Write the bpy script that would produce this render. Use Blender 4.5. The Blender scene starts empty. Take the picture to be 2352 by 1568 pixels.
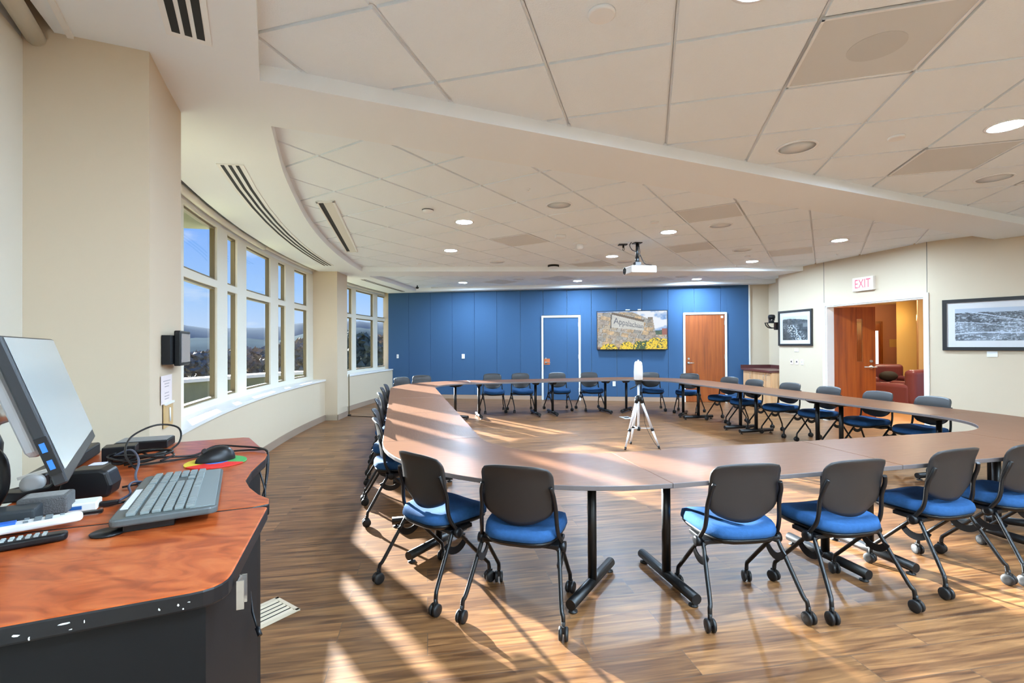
import bpy, bmesh, math, random
from math import sin, cos, pi, radians, sqrt, atan2
from mathutils import Vector, Matrix
random.seed(7)
SC = bpy.context.scene
COL = SC.collection

# ------------------------------------------------------------------ camera, world, sun, exposure
EYE = 1.346
cam_d = bpy.data.cameras.new('camera'); cam = bpy.data.objects.new('camera', cam_d); COL.objects.link(cam)
cam_d.sensor_fit = 'HORIZONTAL'; cam_d.sensor_width = 36.0; cam_d.lens = 36.0 * 1114.2 / 2352.0
cam_d.clip_start = 0.05; cam_d.clip_end = 5000
cam.matrix_world = Matrix.Translation((0, 0, EYE)) @ Matrix.Rotation(pi / 2 + 0.00624, 4, 'X') @ Matrix.Rotation(-0.0048, 4, 'Z')
SC.camera = cam

SUN_AZ, SUN_EL = radians(-50.6), radians(13.9)          # the way the sunlight travels, and the sun's height
SUN_POWER, SKY_POWER, LAMP_POWER = 58.0, 1.12, 1010.0
SC.view_settings.view_transform = 'Standard'; SC.view_settings.look = 'None'
SC.view_settings.exposure = 0.06; SC.view_settings.gamma = 1.0
SC.view_settings.use_curve_mapping = False

def lin(c):
    return tuple((x / 12.92 if x <= .04045 else ((x + .055) / 1.055) ** 2.4) for x in c[:3]) + (1.0,)
def rgb(r, g, b): return lin((r / 255., g / 255., b / 255.))

world = bpy.data.worlds.new('world'); SC.world = world; world.use_nodes = True
wt = world.node_tree; wt.nodes.clear()
wo = wt.nodes.new('ShaderNodeOutputWorld'); wb = wt.nodes.new('ShaderNodeBackground')
wc = wt.nodes.new('ShaderNodeTexCoord'); ws = wt.nodes.new('ShaderNodeSeparateXYZ'); wr = wt.nodes.new('ShaderNodeValToRGB')
wt.links.new(wc.outputs['Generated'], ws.inputs[0]); wt.links.new(ws.outputs['Z'], wr.inputs[0])
el = wr.color_ramp.elements
el[0].position = 0.0; el[0].color = rgb(206, 224, 252)
el[1].position = 1.0; el[1].color = rgb(40, 105, 215)
e = el.new(0.10); e.color = rgb(160, 200, 253)
e = el.new(0.27); e.color = rgb(84, 150, 250)
wn = wt.nodes.new('ShaderNodeTexNoise'); wn.inputs['Scale'].default_value = 9.0; wn.inputs['Detail'].default_value = 5.0
wm = wt.nodes.new('ShaderNodeMapping'); wm.inputs['Scale'].default_value = (1, 1, 3)
wt.links.new(wc.outputs['Generated'], wm.inputs[0]); wt.links.new(wm.outputs[0], wn.inputs['Vector'])
wr2 = wt.nodes.new('ShaderNodeValToRGB'); wr2.color_ramp.elements[0].position = .60; wr2.color_ramp.elements[1].position = .78
wr2.color_ramp.elements[1].color = (.6, .6, .6, 1)
wt.links.new(wn.outputs['Fac'], wr2.inputs[0])
wx = wt.nodes.new('ShaderNodeMixRGB'); wx.inputs[2].default_value = (.88, .92, 1, 1)
wt.links.new(wr2.outputs[0], wx.inputs[0]); wt.links.new(wr.outputs[0], wx.inputs[1])
wt.links.new(wx.outputs[0], wb.inputs[0]); wb.inputs[1].default_value = SKY_POWER
wt.links.new(wb.outputs[0], wo.inputs[0])

sun_d = bpy.data.lights.new('sun', 'SUN'); sun = bpy.data.objects.new('sun', sun_d); COL.objects.link(sun)
sun_d.energy = SUN_POWER; sun_d.angle = radians(.8); sun_d.color = (.93, .97, 1.0)
sdir = Vector((cos(SUN_AZ) * cos(SUN_EL), sin(SUN_AZ) * cos(SUN_EL), -sin(SUN_EL)))
sun.rotation_euler = sdir.to_track_quat('-Z', 'Y').to_euler(); sun.location = (-20, 25, 12)

# ------------------------------------------------------------------ materials
MATS = {}
def mat(name, col, rough=.5, metal=0., spec=.5, bump=None, noise=None, emit=None, coat=0.):
    """plain principled material; bump=(scale, strength), noise=(scale, amount) varies the colour"""
    if name in MATS: return MATS[name]
    m = bpy.data.materials.new(name); m.use_nodes = True; nt = m.node_tree; p = nt.nodes['Principled BSDF']
    p.inputs['Base Color'].default_value = col; p.inputs['Roughness'].default_value = rough
    p.inputs['Metallic'].default_value = metal; p.inputs['Specular IOR Level'].default_value = spec
    p.inputs['Coat Weight'].default_value = coat
    tc = nt.nodes.new('ShaderNodeTexCoord')
    if noise:
        n = nt.nodes.new('ShaderNodeTexNoise'); n.inputs['Scale'].default_value = noise[0]; n.inputs['Detail'].default_value = 4
        nt.links.new(tc.outputs['Object'], n.inputs['Vector'])
        mx = nt.nodes.new('ShaderNodeMixRGB'); mx.blend_type = 'MULTIPLY'; mx.inputs[0].default_value = noise[1]
        mx.inputs[1].default_value = col; nt.links.new(n.outputs['Fac'], mx.inputs[2]); nt.links.new(mx.outputs[0], p.inputs['Base Color'])
    if bump:
        n = nt.nodes.new('ShaderNodeTexNoise'); n.inputs['Scale'].default_value = bump[0]; n.inputs['Detail'].default_value = 3
        nt.links.new(tc.outputs['Object'], n.inputs['Vector'])
        b = nt.nodes.new('ShaderNodeBump'); b.inputs['Strength'].default_value = bump[1]; b.inputs['Distance'].default_value = .004
        nt.links.new(n.outputs['Fac'], b.inputs['Height']); nt.links.new(b.outputs[0], p.inputs['Normal'])
    if emit:
        p.inputs['Emission Color'].default_value = emit[0]; p.inputs['Emission Strength'].default_value = emit[1]
    MATS[name] = m; return m

def wood(name, c1, c2, c3, scale=(1, 12, 12), rough=.35, nscale=2.2, dist=1.2, coat=0., rot=0.):
    if name in MATS: return MATS[name]
    m = bpy.data.materials.new(name); m.use_nodes = True; nt = m.node_tree; p = nt.nodes['Principled BSDF']
    p.inputs['Roughness'].default_value = rough; p.inputs['Coat Weight'].default_value = coat
    tc = nt.nodes.new('ShaderNodeTexCoord'); mp = nt.nodes.new('ShaderNodeMapping'); mp.inputs['Scale'].default_value = scale
    mp.inputs['Rotation'].default_value = (0, 0, rot)
    n = nt.nodes.new('ShaderNodeTexNoise'); n.inputs['Scale'].default_value = nscale; n.inputs['Detail'].default_value = 6; n.inputs['Distortion'].default_value = dist
    r = nt.nodes.new('ShaderNodeValToRGB'); r.color_ramp.elements[0].position = .3; r.color_ramp.elements[0].color = c1
    r.color_ramp.elements[1].position = .72; r.color_ramp.elements[1].color = c3; k = r.color_ramp.elements.new(.5); k.color = c2
    nt.links.new(tc.outputs['Object'], mp.inputs[0]); nt.links.new(mp.outputs[0], n.inputs['Vector'])
    nt.links.new(n.outputs['Fac'], r.inputs[0]); nt.links.new(r.outputs[0], p.inputs['Base Color'])
    MATS[name] = m; return m

def floor_mat():
    m = bpy.data.materials.new('plank_floor'); m.use_nodes = True; nt = m.node_tree; p = nt.nodes['Principled BSDF']
    tc = nt.nodes.new('ShaderNodeTexCoord'); mp = nt.nodes.new('ShaderNodeMapping'); mp.inputs['Rotation'].default_value = (0, 0, radians(-10))
    nt.links.new(tc.outputs['Object'], mp.inputs[0])
    br = nt.nodes.new('ShaderNodeTexBrick'); br.offset = .37; br.inputs['Scale'].default_value = 1.0
    br.inputs['Brick Width'].default_value = 1.1; br.inputs['Row Height'].default_value = .165; br.inputs['Mortar Size'].default_value = .0016
    br.inputs['Color1'].default_value = (0, 0, 0, 1); br.inputs['Color2'].default_value = (1, 1, 1, 1); br.inputs['Mortar'].default_value = (.5, .5, .5, 1)
    br.inputs['Bias'].default_value = 0
    nt.links.new(mp.outputs[0], br.inputs['Vector'])
    g = nt.nodes.new('ShaderNodeMapping'); g.inputs['Scale'].default_value = (1.3, 17, 1); nt.links.new(mp.outputs[0], g.inputs[0])
    add = nt.nodes.new('ShaderNodeVectorMath'); add.operation = 'ADD'; nt.links.new(g.outputs[0], add.inputs[0])
    sc = nt.nodes.new('ShaderNodeVectorMath'); sc.operation = 'SCALE'; sc.inputs['Scale'].default_value = 17.0
    nt.links.new(br.outputs['Color'], sc.inputs[0]); nt.links.new(sc.outputs[0], add.inputs[1])
    n = nt.nodes.new('ShaderNodeTexNoise'); n.inputs['Scale'].default_value = 1.7; n.inputs['Detail'].default_value = 7; n.inputs['Distortion'].default_value = .9
    nt.links.new(add.outputs[0], n.inputs['Vector'])
    r = nt.nodes.new('ShaderNodeValToRGB'); el = r.color_ramp.elements
    el[0].position = .27; el[0].color = rgb(68, 42, 24); el[1].position = .72; el[1].color = rgb(160, 113, 70)
    k = el.new(.42); k.color = rgb(106, 70, 41); k = el.new(.56); k.color = rgb(131, 91, 55)
    nt.links.new(n.outputs['Fac'], r.inputs[0])
    # plank-to-plank tone
    mr = nt.nodes.new('ShaderNodeMapRange'); mr.inputs['To Min'].default_value = .78; mr.inputs['To Max'].default_value = 1.14
    nt.links.new(br.outputs['Color'], mr.inputs['Value'])
    mu = nt.nodes.new('ShaderNodeMixRGB'); mu.blend_type = 'MULTIPLY'; mu.inputs[0].default_value = 1
    nt.links.new(r.outputs[0], mu.inputs[1]); nt.links.new(mr.outputs[0], mu.inputs[2])
    mo = nt.nodes.new('ShaderNodeMixRGB'); mo.inputs[2].default_value = rgb(92, 72, 56)
    nt.links.new(br.outputs['Fac'], mo.inputs[0]); nt.links.new(mu.outputs[0], mo.inputs[1]); nt.links.new(mo.outputs[0], p.inputs['Base Color'])
    p.inputs['Roughness'].default_value = .38; p.inputs['Specular IOR Level'].default_value = .35
    return m

def glass_mat(name, tint=(.93, .96, .94, 1)):
    m = bpy.data.materials.new(name); m.use_nodes = True; nt = m.node_tree; nt.nodes.clear()
    o = nt.nodes.new('ShaderNodeOutputMaterial'); t = nt.nodes.new('ShaderNodeBsdfTransparent'); t.inputs[0].default_value = tint
    g = nt.nodes.new('ShaderNodeBsdfGlossy'); g.inputs['Roughness'].default_value = .02
    f = nt.nodes.new('ShaderNodeLayerWeight'); f.inputs[0].default_value = .5; x = nt.nodes.new('ShaderNodeMixShader')
    pw = nt.nodes.new('ShaderNodeMath'); pw.operation = 'POWER'; pw.inputs[1].default_value = 5.0; nt.links.new(f.outputs['Facing'], pw.inputs[0])
    ma = nt.nodes.new('ShaderNodeMath'); ma.operation = 'MULTIPLY_ADD'; ma.inputs[1].default_value = .5; ma.inputs[2].default_value = .035; nt.links.new(pw.outputs[0], ma.inputs[0])
    nt.links.new(ma.outputs[0], x.inputs[0]); nt.links.new(t.outputs[0], x.inputs[1]); nt.links.new(g.outputs[0], x.inputs[2]); nt.links.new(x.outputs[0], o.inputs[0])
    return m

def attr_mat(name, emit=0., rough=.4):
    m = bpy.data.materials.new(name); m.use_nodes = True; nt = m.node_tree; p = nt.nodes['Principled BSDF']
    a = nt.nodes.new('ShaderNodeAttribute'); a.attribute_name = 'Col'
    p.inputs['Roughness'].default_value = rough
    if emit:
        nt.links.new(a.outputs['Color'], p.inputs['Emission Color']); p.inputs['Emission Strength'].default_value = emit
        p.inputs['Base Color'].default_value = (.01, .01, .01, 1)
    else: nt.links.new(a.outputs['Color'], p.inputs['Base Color'])
    return m

M_ceil = mat('ceiling_tile', rgb(238, 246, 252), .9, spec=.2, bump=(120, .5))
M_gyp = mat('gypsum_white', rgb(238, 243, 246), .8, spec=.2)
M_wall = mat('wall_paint', rgb(206, 189, 164), .75, spec=.25)
M_sill = mat('sill_white', rgb(232, 230, 224), .35)
M_frame = mat('frame_cream', rgb(222, 217, 203), .5)
M_bronze = mat('sash_bronze', rgb(120, 104, 72), .45, metal=.2)
M_base = mat('baseboard_taupe', rgb(156, 135, 117), .5)
M_blue = mat('acoustic_blue', rgb(62, 92, 126), .85, spec=.15, bump=(900, .15))
M_trimw = mat('door_frame_white', rgb(232, 229, 222), .45)
M_floor = floor_mat()
M_glass = glass_mat('window_glass')
M_door = wood('door_cherry', rgb(126, 58, 14), rgb(150, 73, 20), rgb(164, 86, 28), (9, 9, .55), .35, 2.0, .3)
M_door2 = wood('door_dark_cherry', rgb(120, 48, 8), rgb(148, 66, 14), rgb(164, 80, 22), (9, 9, .55), .3, 2.0, .3)
M_desk = wood('desk_cherry', rgb(136, 54, 20), rgb(172, 80, 36), rgb(190, 102, 54), (3.2, 8, 1), .28, 2.0, 2.6, rot=radians(-25))
M_top = wood('table_taupe', rgb(108, 72, 50), rgb(116, 79, 56), rgb(122, 86, 62), (2, 40, 1), .34, 4.0, .2)
M_top.node_tree.nodes['Principled BSDF'].inputs['Specular IOR Level'].default_value = .07
M_edge = mat('table_edge', rgb(104, 96, 94), .45)
M_blk = mat('black_metal', rgb(13, 13, 14), .38, spec=.5)
M_plas = mat('black_plastic', rgb(46, 42, 40), .42, spec=.45, bump=(600, .1))
M_plas2 = mat('black_plastic_smooth', rgb(17, 17, 19), .36, spec=.35)
M_rub = mat('dark_rubber', rgb(22, 20, 19), .5)
M_fab = mat('blue_fabric', rgb(50, 92, 142), .9, spec=.15, bump=(500, .4), noise=(60, .35))
M_wht = mat('white_plastic', rgb(236, 236, 234), .4)
M_wht2 = mat('off_white_plastic', rgb(222, 219, 210), .5)
M_steel = mat('brushed_steel', rgb(190, 188, 184), .3, metal=.9)
M_alu = mat('tripod_aluminium', rgb(226, 228, 232), .35, metal=.4)
M_vent = mat('perforated_grey', rgb(214, 216, 215), .7, spec=.2)
M_cw = mat('ceiling_white_plastic', rgb(238, 241, 243), .5)
M_dark = mat('slot_black', rgb(22, 22, 20), .7)
M_fasc = mat('fascia_grey', rgb(214, 211, 203), .7)
M_lens = mat('lamp_lens', (1, 1, 1, 1), .4, emit=((.645, .885, 1.14, 1), LAMP_POWER))

# ------------------------------------------------------------------ mesh builder
class MB:
    def __init__(s): s.v = []; s.f = []; s.sm = []; s.mi = []; s.col = []; s.cur = 0; s.color = None
    def _add(s, vs, fs, smooth=False):
        o = len(s.v); s.v += [tuple(v) for v in vs]
        for f in fs: s.f.append(tuple(i + o for i in f)); s.sm.append(smooth); s.mi.append(s.cur); s.col.append(s.color)
        return s
    def box(s, c, d, rz=0., M=None):
        hx, hy, hz = d[0] / 2, d[1] / 2, d[2] / 2; vs = []
        for x, y, z in ((-hx, -hy, -hz), (hx, -hy, -hz), (hx, hy, -hz), (-hx, hy, -hz), (-hx, -hy, hz), (hx, -hy, hz), (hx, hy, hz), (-hx, hy, hz)):
            if M is not None: p = M @ Vector((x, y, z)); vs.append((c[0] + p.x, c[1] + p.y, c[2] + p.z))
            else: vs.append((c[0] + x * cos(rz) - y * sin(rz), c[1] + x * sin(rz) + y * cos(rz), c[2] + z))
        return s._add(vs, [(0, 3, 2, 1), (4, 5, 6, 7), (0, 1, 5, 4), (1, 2, 6, 5), (2, 3, 7, 6), (3, 0, 4, 7)])
    def wallbox(s, P, Q, z0, z1, t, side=1, off=0.):
        """box along P->Q (xy), thickness t to the left of the direction (side=1) or right (-1), front face moved by off"""
        P = Vector(P[:2]); Q = Vector(Q[:2]); d = (Q - P).normalized(); n = Vector((-d.y, d.x)) * side
        a = P + n * off; b = Q + n * off; c = b + n * t; e = a + n * t
        poly = [a, b, c, e] if side == 1 else [a, e, c, b]
        return s.prism([(p.x, p.y) for p in poly], z0, z1)
    def prism(s, poly, z0, z1, smooth=False):
        A = sum(poly[i][0] * poly[(i + 1) % len(poly)][1] - poly[(i + 1) % len(poly)][0] * poly[i][1] for i in range(len(poly)))
        if A < 0: poly = poly[::-1]
        n = len(poly); vs = [(x, y, z0) for x, y in poly] + [(x, y, z1) for x, y in poly]
        fs = [tuple(range(n - 1, -1, -1)), tuple(range(n, 2 * n))]
        s._add(vs, fs)
        return s._add(vs, [(i, (i + 1) % n, n + (i + 1) % n, n + i) for i in range(n)], smooth)
    def tube(s, pts, r, n=8, caps=True, closed=False):
        pts = [Vector(p) for p in pts]; N = len(pts)
        rs = r if isinstance(r, (list, tuple)) else [r] * N
        t0 = (pts[1] - pts[0]).normalized(); u = t0.orthogonal().normalized(); vs = []; prev = t0
        for i, p in enumerate(pts):
            if closed: t = (pts[(i + 1) % N] - pts[i - 1]).normalized()
            elif i == 0: t = t0
            elif i == N - 1: t = (pts[-1] - pts[-2]).normalized()
            else: t = ((pts[i + 1] - p).normalized() + (p - pts[i - 1]).normalized()); t = t.normalized() if t.length > 1e-6 else prev
            u = (prev.rotation_difference(t) @ u); u = (u - t * u.dot(t)).normalized(); w = t.cross(u); prev = t
            for k in range(n): a = 2 * pi * k / n; vs.append(tuple(p + (u * cos(a) + w * sin(a)) * rs[i]))
        fs = []
        for i in range(N if closed else N - 1):
            j = (i + 1) % N
            for k in range(n): fs.append((i * n + k, i * n + (k + 1) % n, j * n + (k + 1) % n, j * n + k))
        s._add(vs, fs, True)
        if caps and not closed: s._add(vs[:n], [tuple(range(n - 1, -1, -1))]); s._add(vs[-n:], [tuple(range(n))])
        return s
    def lathe(s, prof, n=24, c=(0, 0, 0), M=None, smooth=True):
        vs = []
        for r, z in prof:
            for k in range(n):
                p = Vector((r * cos(2 * pi * k / n), r * sin(2 * pi * k / n), z))
                if M is not None: p = M @ p
                vs.append((p.x + c[0], p.y + c[1], p.z + c[2]))
        fs = []
        for i in range(len(prof) - 1):
            for k in range(n): fs.append((i * n + k, i * n + (k + 1) % n, (i + 1) * n + (k + 1) % n, (i + 1) * n + k))
        s._add(vs, fs, smooth)
        if prof[0][0] > 1e-5: s._add(vs[:n], [tuple(range(n - 1, -1, -1))])
        if prof[-1][0] > 1e-5: s._add(vs[-n:], [tuple(range(n))])
        return s
    def surf(s, fn, nu, nv, smooth=True, wrap=False):
        vs = [fn(i / nu, j / nv) for i in range(nu + 1) for j in range(nv + 1)]
        return s._add(vs, [(i * (nv + 1) + j, (i + 1) * (nv + 1) + j, (i + 1) * (nv + 1) + j + 1, i * (nv + 1) + j + 1) for i in range(nu) for j in range(nv)], smooth)
    def quad(s, a, b, c, d): return s._add([a, b, c, d], [(0, 1, 2, 3)])
    def build(s, name, m, parent=None, bevel=0., seg=2, sub=0, recalc=True, loc=None):
        me = bpy.data.meshes.new(name); me.from_pydata(s.v, [], s.f)
        ms = m if isinstance(m, (list, tuple)) else [m]
        for k in ms: me.materials.append(k)
        for p, a, b in zip(me.polygons, s.sm, s.mi): p.use_smooth = a; p.material_index = b
        if any(c is not None for c in s.col):
            at = me.attributes.new('Col', 'FLOAT_COLOR', 'FACE')
            for i, c in enumerate(s.col): at.data[i].color = c or (0, 0, 0, 1)
        if recalc:
            b = bmesh.new(); b.from_mesh(me); bmesh.ops.remove_doubles(b, verts=b.verts, dist=1e-6)
            bmesh.ops.recalc_face_normals(b, faces=b.faces); b.to_mesh(me); b.free()
        o = bpy.data.objects.new(name, me); COL.objects.link(o)
        if parent is not None: o.parent = parent
        if loc: o.location = loc
        if bevel:
            k = o.modifiers.new('bevel', 'BEVEL'); k.width = bevel; k.segments = seg; k.limit_method = 'ANGLE'; k.angle_limit = radians(40)
        if sub:
            k = o.modifiers.new('subd', 'SUBSURF'); k.levels = sub; k.render_levels = sub
        return o

def tag(o, label, cat, group=None):
    o['label'] = label; o['category'] = cat
    if group: o['group'] = group
    return o
def thing(name, label, cat, loc=(0, 0, 0), rotz=0., group=None):
    o = bpy.data.objects.new(name, None); COL.objects.link(o); o.location = loc; o.rotation_euler = (0, 0, rotz); o.empty_display_size = .1
    return tag(o, label, cat, group)
def struct(name, mb, m, label=None, **k):
    o = mb.build(name, m, **k); o['kind'] = 'structure'
    if label: o['label'] = label
    return o
def dup(root, loc, rotz, label, group=None):
    r = root.copy(); COL.objects.link(r); r.location = loc; r.rotation_euler = (0, 0, rotz); r['label'] = label
    if group: r['group'] = group
    for ch in list(root.children):
        c = ch.copy(); COL.objects.link(c); c.parent = r
        for g in list(ch.children):
            d = g.copy(); COL.objects.link(d); d.parent = c
    return r
def crom(P, n=6):
    P = [Vector(p) for p in P]; Q = [P[0]] + P + [P[-1]]; out = []
    for i in range(1, len(Q) - 2):
        a, b, c, d = Q[i - 1], Q[i], Q[i + 1], Q[i + 2]
        for k in range(n):
            t = k / n
            out.append(.5 * ((2 * b) + (c - a) * t + (2 * a - 5 * b + 4 * c - d) * t * t + (3 * b - a - 3 * c + d) * t ** 3))
    out.append(P[-1]); return out
def rrect(w, h, r, n=5):
    out = []
    for cx, cy, a0 in ((w / 2 - r, h / 2 - r, 0), (-w / 2 + r, h / 2 - r, 90), (-w / 2 + r, -h / 2 + r, 180), (w / 2 - r, -h / 2 + r, 270)):
        for k in range(n + 1): a = radians(a0 + 90 * k / n); out.append((cx + r * cos(a), cy + r * sin(a)))
    return out
def text_mesh(txt, size, align='CENTER'):
    c = bpy.data.curves.new('t', 'FONT'); c.body = txt; c.size = size; c.align_x = align; c.align_y = 'CENTER'; c.resolution_u = 3
    o = bpy.data.objects.new('t', c); COL.objects.link(o)
    bpy.context.view_layer.update()
    me = bpy.data.meshes.new_from_object(o.evaluated_get(bpy.context.evaluated_depsgraph_get()))
    vs = [tuple(v.co) for v in me.vertices]; fs = [tuple(p.vertices) for p in me.polygons]
    bpy.data.objects.remove(o); bpy.data.curves.remove(c); bpy.data.meshes.remove(me)
    return vs, fs

# ------------------------------------------------------------------ room geometry numbers
T, S = 2.765, 2.675                                       # tile ceiling and soffit heights
TS = .6096
CC = Vector((13.823, 9.192))                              # centre of the curved window wall
R_IN, R_WIN, R_COL = 17.19, 17.40, 16.97
def arc(R, a): return (CC.x + R * cos(radians(a)), CC.y + R * sin(radians(a)))
def arcs(R, a, b, step=.7):
    n = max(2, int(abs(b - a) / step)); return [arc(R, a + (b - a) * i / n) for i in range(n + 1)]
def ring(mb, Ra, Rb, a, b, z0, z1, step=.7):
    p = arcs(Ra, a, b, step) + arcs(Rb, b, a, step); return mb.prism(p, z0, z1)
def on_arc(P, d, R):
    """from P go along d until radius R about the wall centre"""
    P = Vector(P); d = Vector(d).normalized(); e = P - CC; b = e.dot(d); c = e.dot(e) - R * R
    t = -b + sqrt(b * b - c); return P + d * t
BW0, BW1 = Vector((-3.17, 12.45)), Vector((5.371, 11.008)) # blue wall, left to right
bwd = (BW1 - BW0).normalized(); bwn = Vector((bwd.y, -bwd.x))   # bwn points into the room
W1a, W1b = Vector((5.24, 9.52)), Vector((5.842, 6.796))
w1d = (W1b - W1a).normalized(); w1n = Vector((w1d.y, -w1d.x))   # into the room (towards -x)
w2d = Vector((.615, -.788)).normalized(); W2b = W1b + w2d * 6.2
w2n = Vector((w2d.y, -w2d.x))
BACK = [W2b, Vector((5.5, -3.6)), Vector((2.6, -4.2))]

# ---- floor
mb = MB()
fp = arcs(17.5, 226, 168.2) + [tuple(BW0 + Vector((-.2, .6)))] + [tuple(BW1 + Vector((1.2, .5))), (6.6, 9.6)] + [(7.2, 9.0), (7.2, 6.2)] + [tuple(W2b + Vector((.3, .1)))] + [tuple(p) for p in BACK[1:]]
mb.prism(fp, -.12, 0); struct('floor', mb, M_floor, 'wood-look vinyl plank floor with long streaks of sunlight')

# ---- tiled ceiling zones
GRID = {1: (-.5735, 2.016, .276), 2: (-1.4387, 3.6037, .5708), 3: (-.25 - .5 * TS * 1.409, 10.947 + .5 * TS * .113, .866)}
def gp(z, i, j):
    ox, oy, th = GRID[z]; return Vector((ox + TS * (i * cos(th) + j * sin(th)), oy + TS * (-i * sin(th) + j * cos(th))))
def cc(z, i, j): return gp(z, i + .5, j + .5)
VENTS = {1: [(3, 1), (5, 4), (7, 5)], 2: [(-1, 5), (-1, 9), (3, 5), (2, 8), (4, 10)], 3: [(0, 0), (2, 1), (4, 4)]}
bn = Vector((-1.259, 2.424)); bd = Vector((5.81 + 1.259, 5.49 - 2.424)).normalized(); bp = Vector((-bd.y, bd.x))   # beam 1 near edge
bf = Vector((-1.453, 2.93)); BEAMW = (bf - bn).dot(bp)
def side1(P): return (Vector(P) - bn).dot(bp)
z1l = Vector((.445, -.895))                               # left edge of the near tile bay, going back
f2a, f2b = Vector((-2.70, 8.745)), Vector((5.25, 8.93))   # beam 2 front edge
g2a, g2b = Vector((-2.744, 9.345)), Vector((5.30, 9.50))  # beam 2 far edge
def tiles(zone, ir, jr, keep, cuts):
    mb = MB(); gap = .012; th = GRID[zone][2]
    for i in range(*ir):
        for j in range(*jr):
            c = cc(zone, i, j)
            if not keep(c): continue
            mb.box((c.x, c.y, T + .018), (TS + .002, TS + .002, .02), -th)
            if (i, j) in VENTS[zone]: continue
            mb.box((c.x, c.y, T + .004), (TS - 2 * gap, TS - 2 * gap, .022), -th)
    me = bpy.data.meshes.new('c'); me.from_pydata(mb.v, [], mb.f); b = bmesh.new(); b.from_mesh(me)
    for P, n in cuts:
        bmesh.ops.bisect_plane(b, geom=b.verts[:] + b.edges[:] + b.faces[:], plane_co=(P[0], P[1], 0), plane_no=(n[0], n[1], 0), clear_outer=True)
    b.to_mesh(me); b.free(); me.materials.append(M_ceil)
    o = bpy.data.objects.new('ceiling', me); COL.objects.link(o); o['kind'] = 'structure'
    return o
mid = bn + bp * BEAMW * .5
tiles(1, (-5, 16), (-12, 12), lambda c: side1(c) < .7 and (c - bn).dot(Vector((z1l.y, -z1l.x))) < .6 and -4.5 < c.y and c.x < 9.3, [(mid, bp), (bn, (z1l.y, -z1l.x))])['label'] = 'white textured tile ceiling nearest the camera'
midf = (f2a + g2a) / 2; f2n = Vector((-(f2b - f2a).y, (f2b - f2a).x)).normalized()
tiles(2, (-9, 9), (-2, 15), lambda c: side1(c) > -.7 and c.y < 9.6 and (c - CC).length < 16.95 and c.x < 6.2 and (c - W1a).dot(w1n) > -.9, [(mid, -bp), (midf, f2n)])['label'] = 'middle bay of the white tile ceiling, around the projector'
tiles(3, (-9, 11), (-8, 11), lambda c: c.y > 9 and (c - CC).length < 17.0 and (c - BW0).dot(bwn) > -.3 and c.x < 6.1, [(midf, -f2n), (BW0, -bwn)])['label'] = 'far bay of the white tile ceiling before the blue wall'

# ---- soffits and beams (gypsum)
RS = 17.30
def lint(P, d, Q, e):
    P, d, Q, e = map(Vector, (P, d, Q, e)); t = ((Q.x - P.x) * e.y - (Q.y - P.y) * e.x) / (d.x * e.y - d.y * e.x); return P + d * t
def ang(P): return math.degrees(atan2(P[1] - CC.y, P[0] - CC.x)) % 360
TOPZ = 2.86
nA = on_arc(bn, -bd, RS); fA = on_arc(bf, -bd, RS); sA = on_arc(f2a, Vector((-1, -.02)), RS); gA = on_arc(g2a, Vector((-1, -.02)), RS)
far_end = bn + bd * 9.6; far_end2 = bf + bd * 9.2
mb = MB()
mb.prism(arcs(RS, 226, ang(nA)) + [tuple(bn)] + [tuple(bn + z1l * 8.0)], S, TOPZ)
z2c = [(-1.453, 2.93), (-1.672, 3.503), (-1.821, 3.934), (-2.077, 4.786), (-2.247, 5.435), (-2.409, 6.197), (-2.55, 7.06), (-2.655, 8.0), (-2.70, 8.745)]
z2c = [tuple(p[:2]) for p in crom([(x, y, 0) for x, y in z2c], 4)]
mb.prism(arcs(RS, ang(fA), ang(sA)) + z2c[::-1], S, TOPZ)
z3c = [(-2.744, 9.345), (-2.70, 9.9), (-2.59, 10.5), (-2.50, 11.25), (-2.38, 12.03)]
z3c = [tuple(p[:2]) for p in crom([(x, y, 0) for x, y in z3c], 4)]
q0 = BW0 + bwn * .28; e3 = Vector(z3c[-1])
mb.prism(arcs(RS, ang(gA), 167.6) + [tuple(BW0 + Vector((0, .0)))] + [z3c[-1]] + z3c[-2::-1], S, TOPZ)
mb.prism([tuple(BW0), z3c[-1], tuple(e3 + bwd * 8.4), tuple(BW0 + bwd * 9.4)], S, TOPZ)
struct('ceiling', mb, M_gyp, 'smooth white soffit along the curved window wall')
mb = MB(); mb.prism([tuple(nA), tuple(fA), tuple(bf), tuple(far_end2), tuple(far_end), tuple(bn)], S, TOPZ)
struct('trim_1', mb, M_gyp, 'broad white dropped beam crossing the ceiling diagonally')
mb = MB(); mb.prism([tuple(sA), tuple(gA), tuple(g2a), tuple(g2b + Vector((1.0, .02))), tuple(f2b + Vector((1.0, .02))), tuple(f2a)], S, TOPZ)
struct('trim_2', mb, M_gyp, 'white dropped beam across the far end of the ceiling')
# roof slab closing the ceiling void
mb = MB(); mb.prism(arcs(17.7, 226, 167.5) + [tuple(BW0 + Vector((-.3, .8))), (7.5, 11.6), (10.5, 9), (10.6, 1.8)] + [tuple(p + Vector((.2, -.2))) for p in BACK[1:]], TOPZ, TOPZ + .12)
struct('ceiling', mb, M_gyp)

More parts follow.
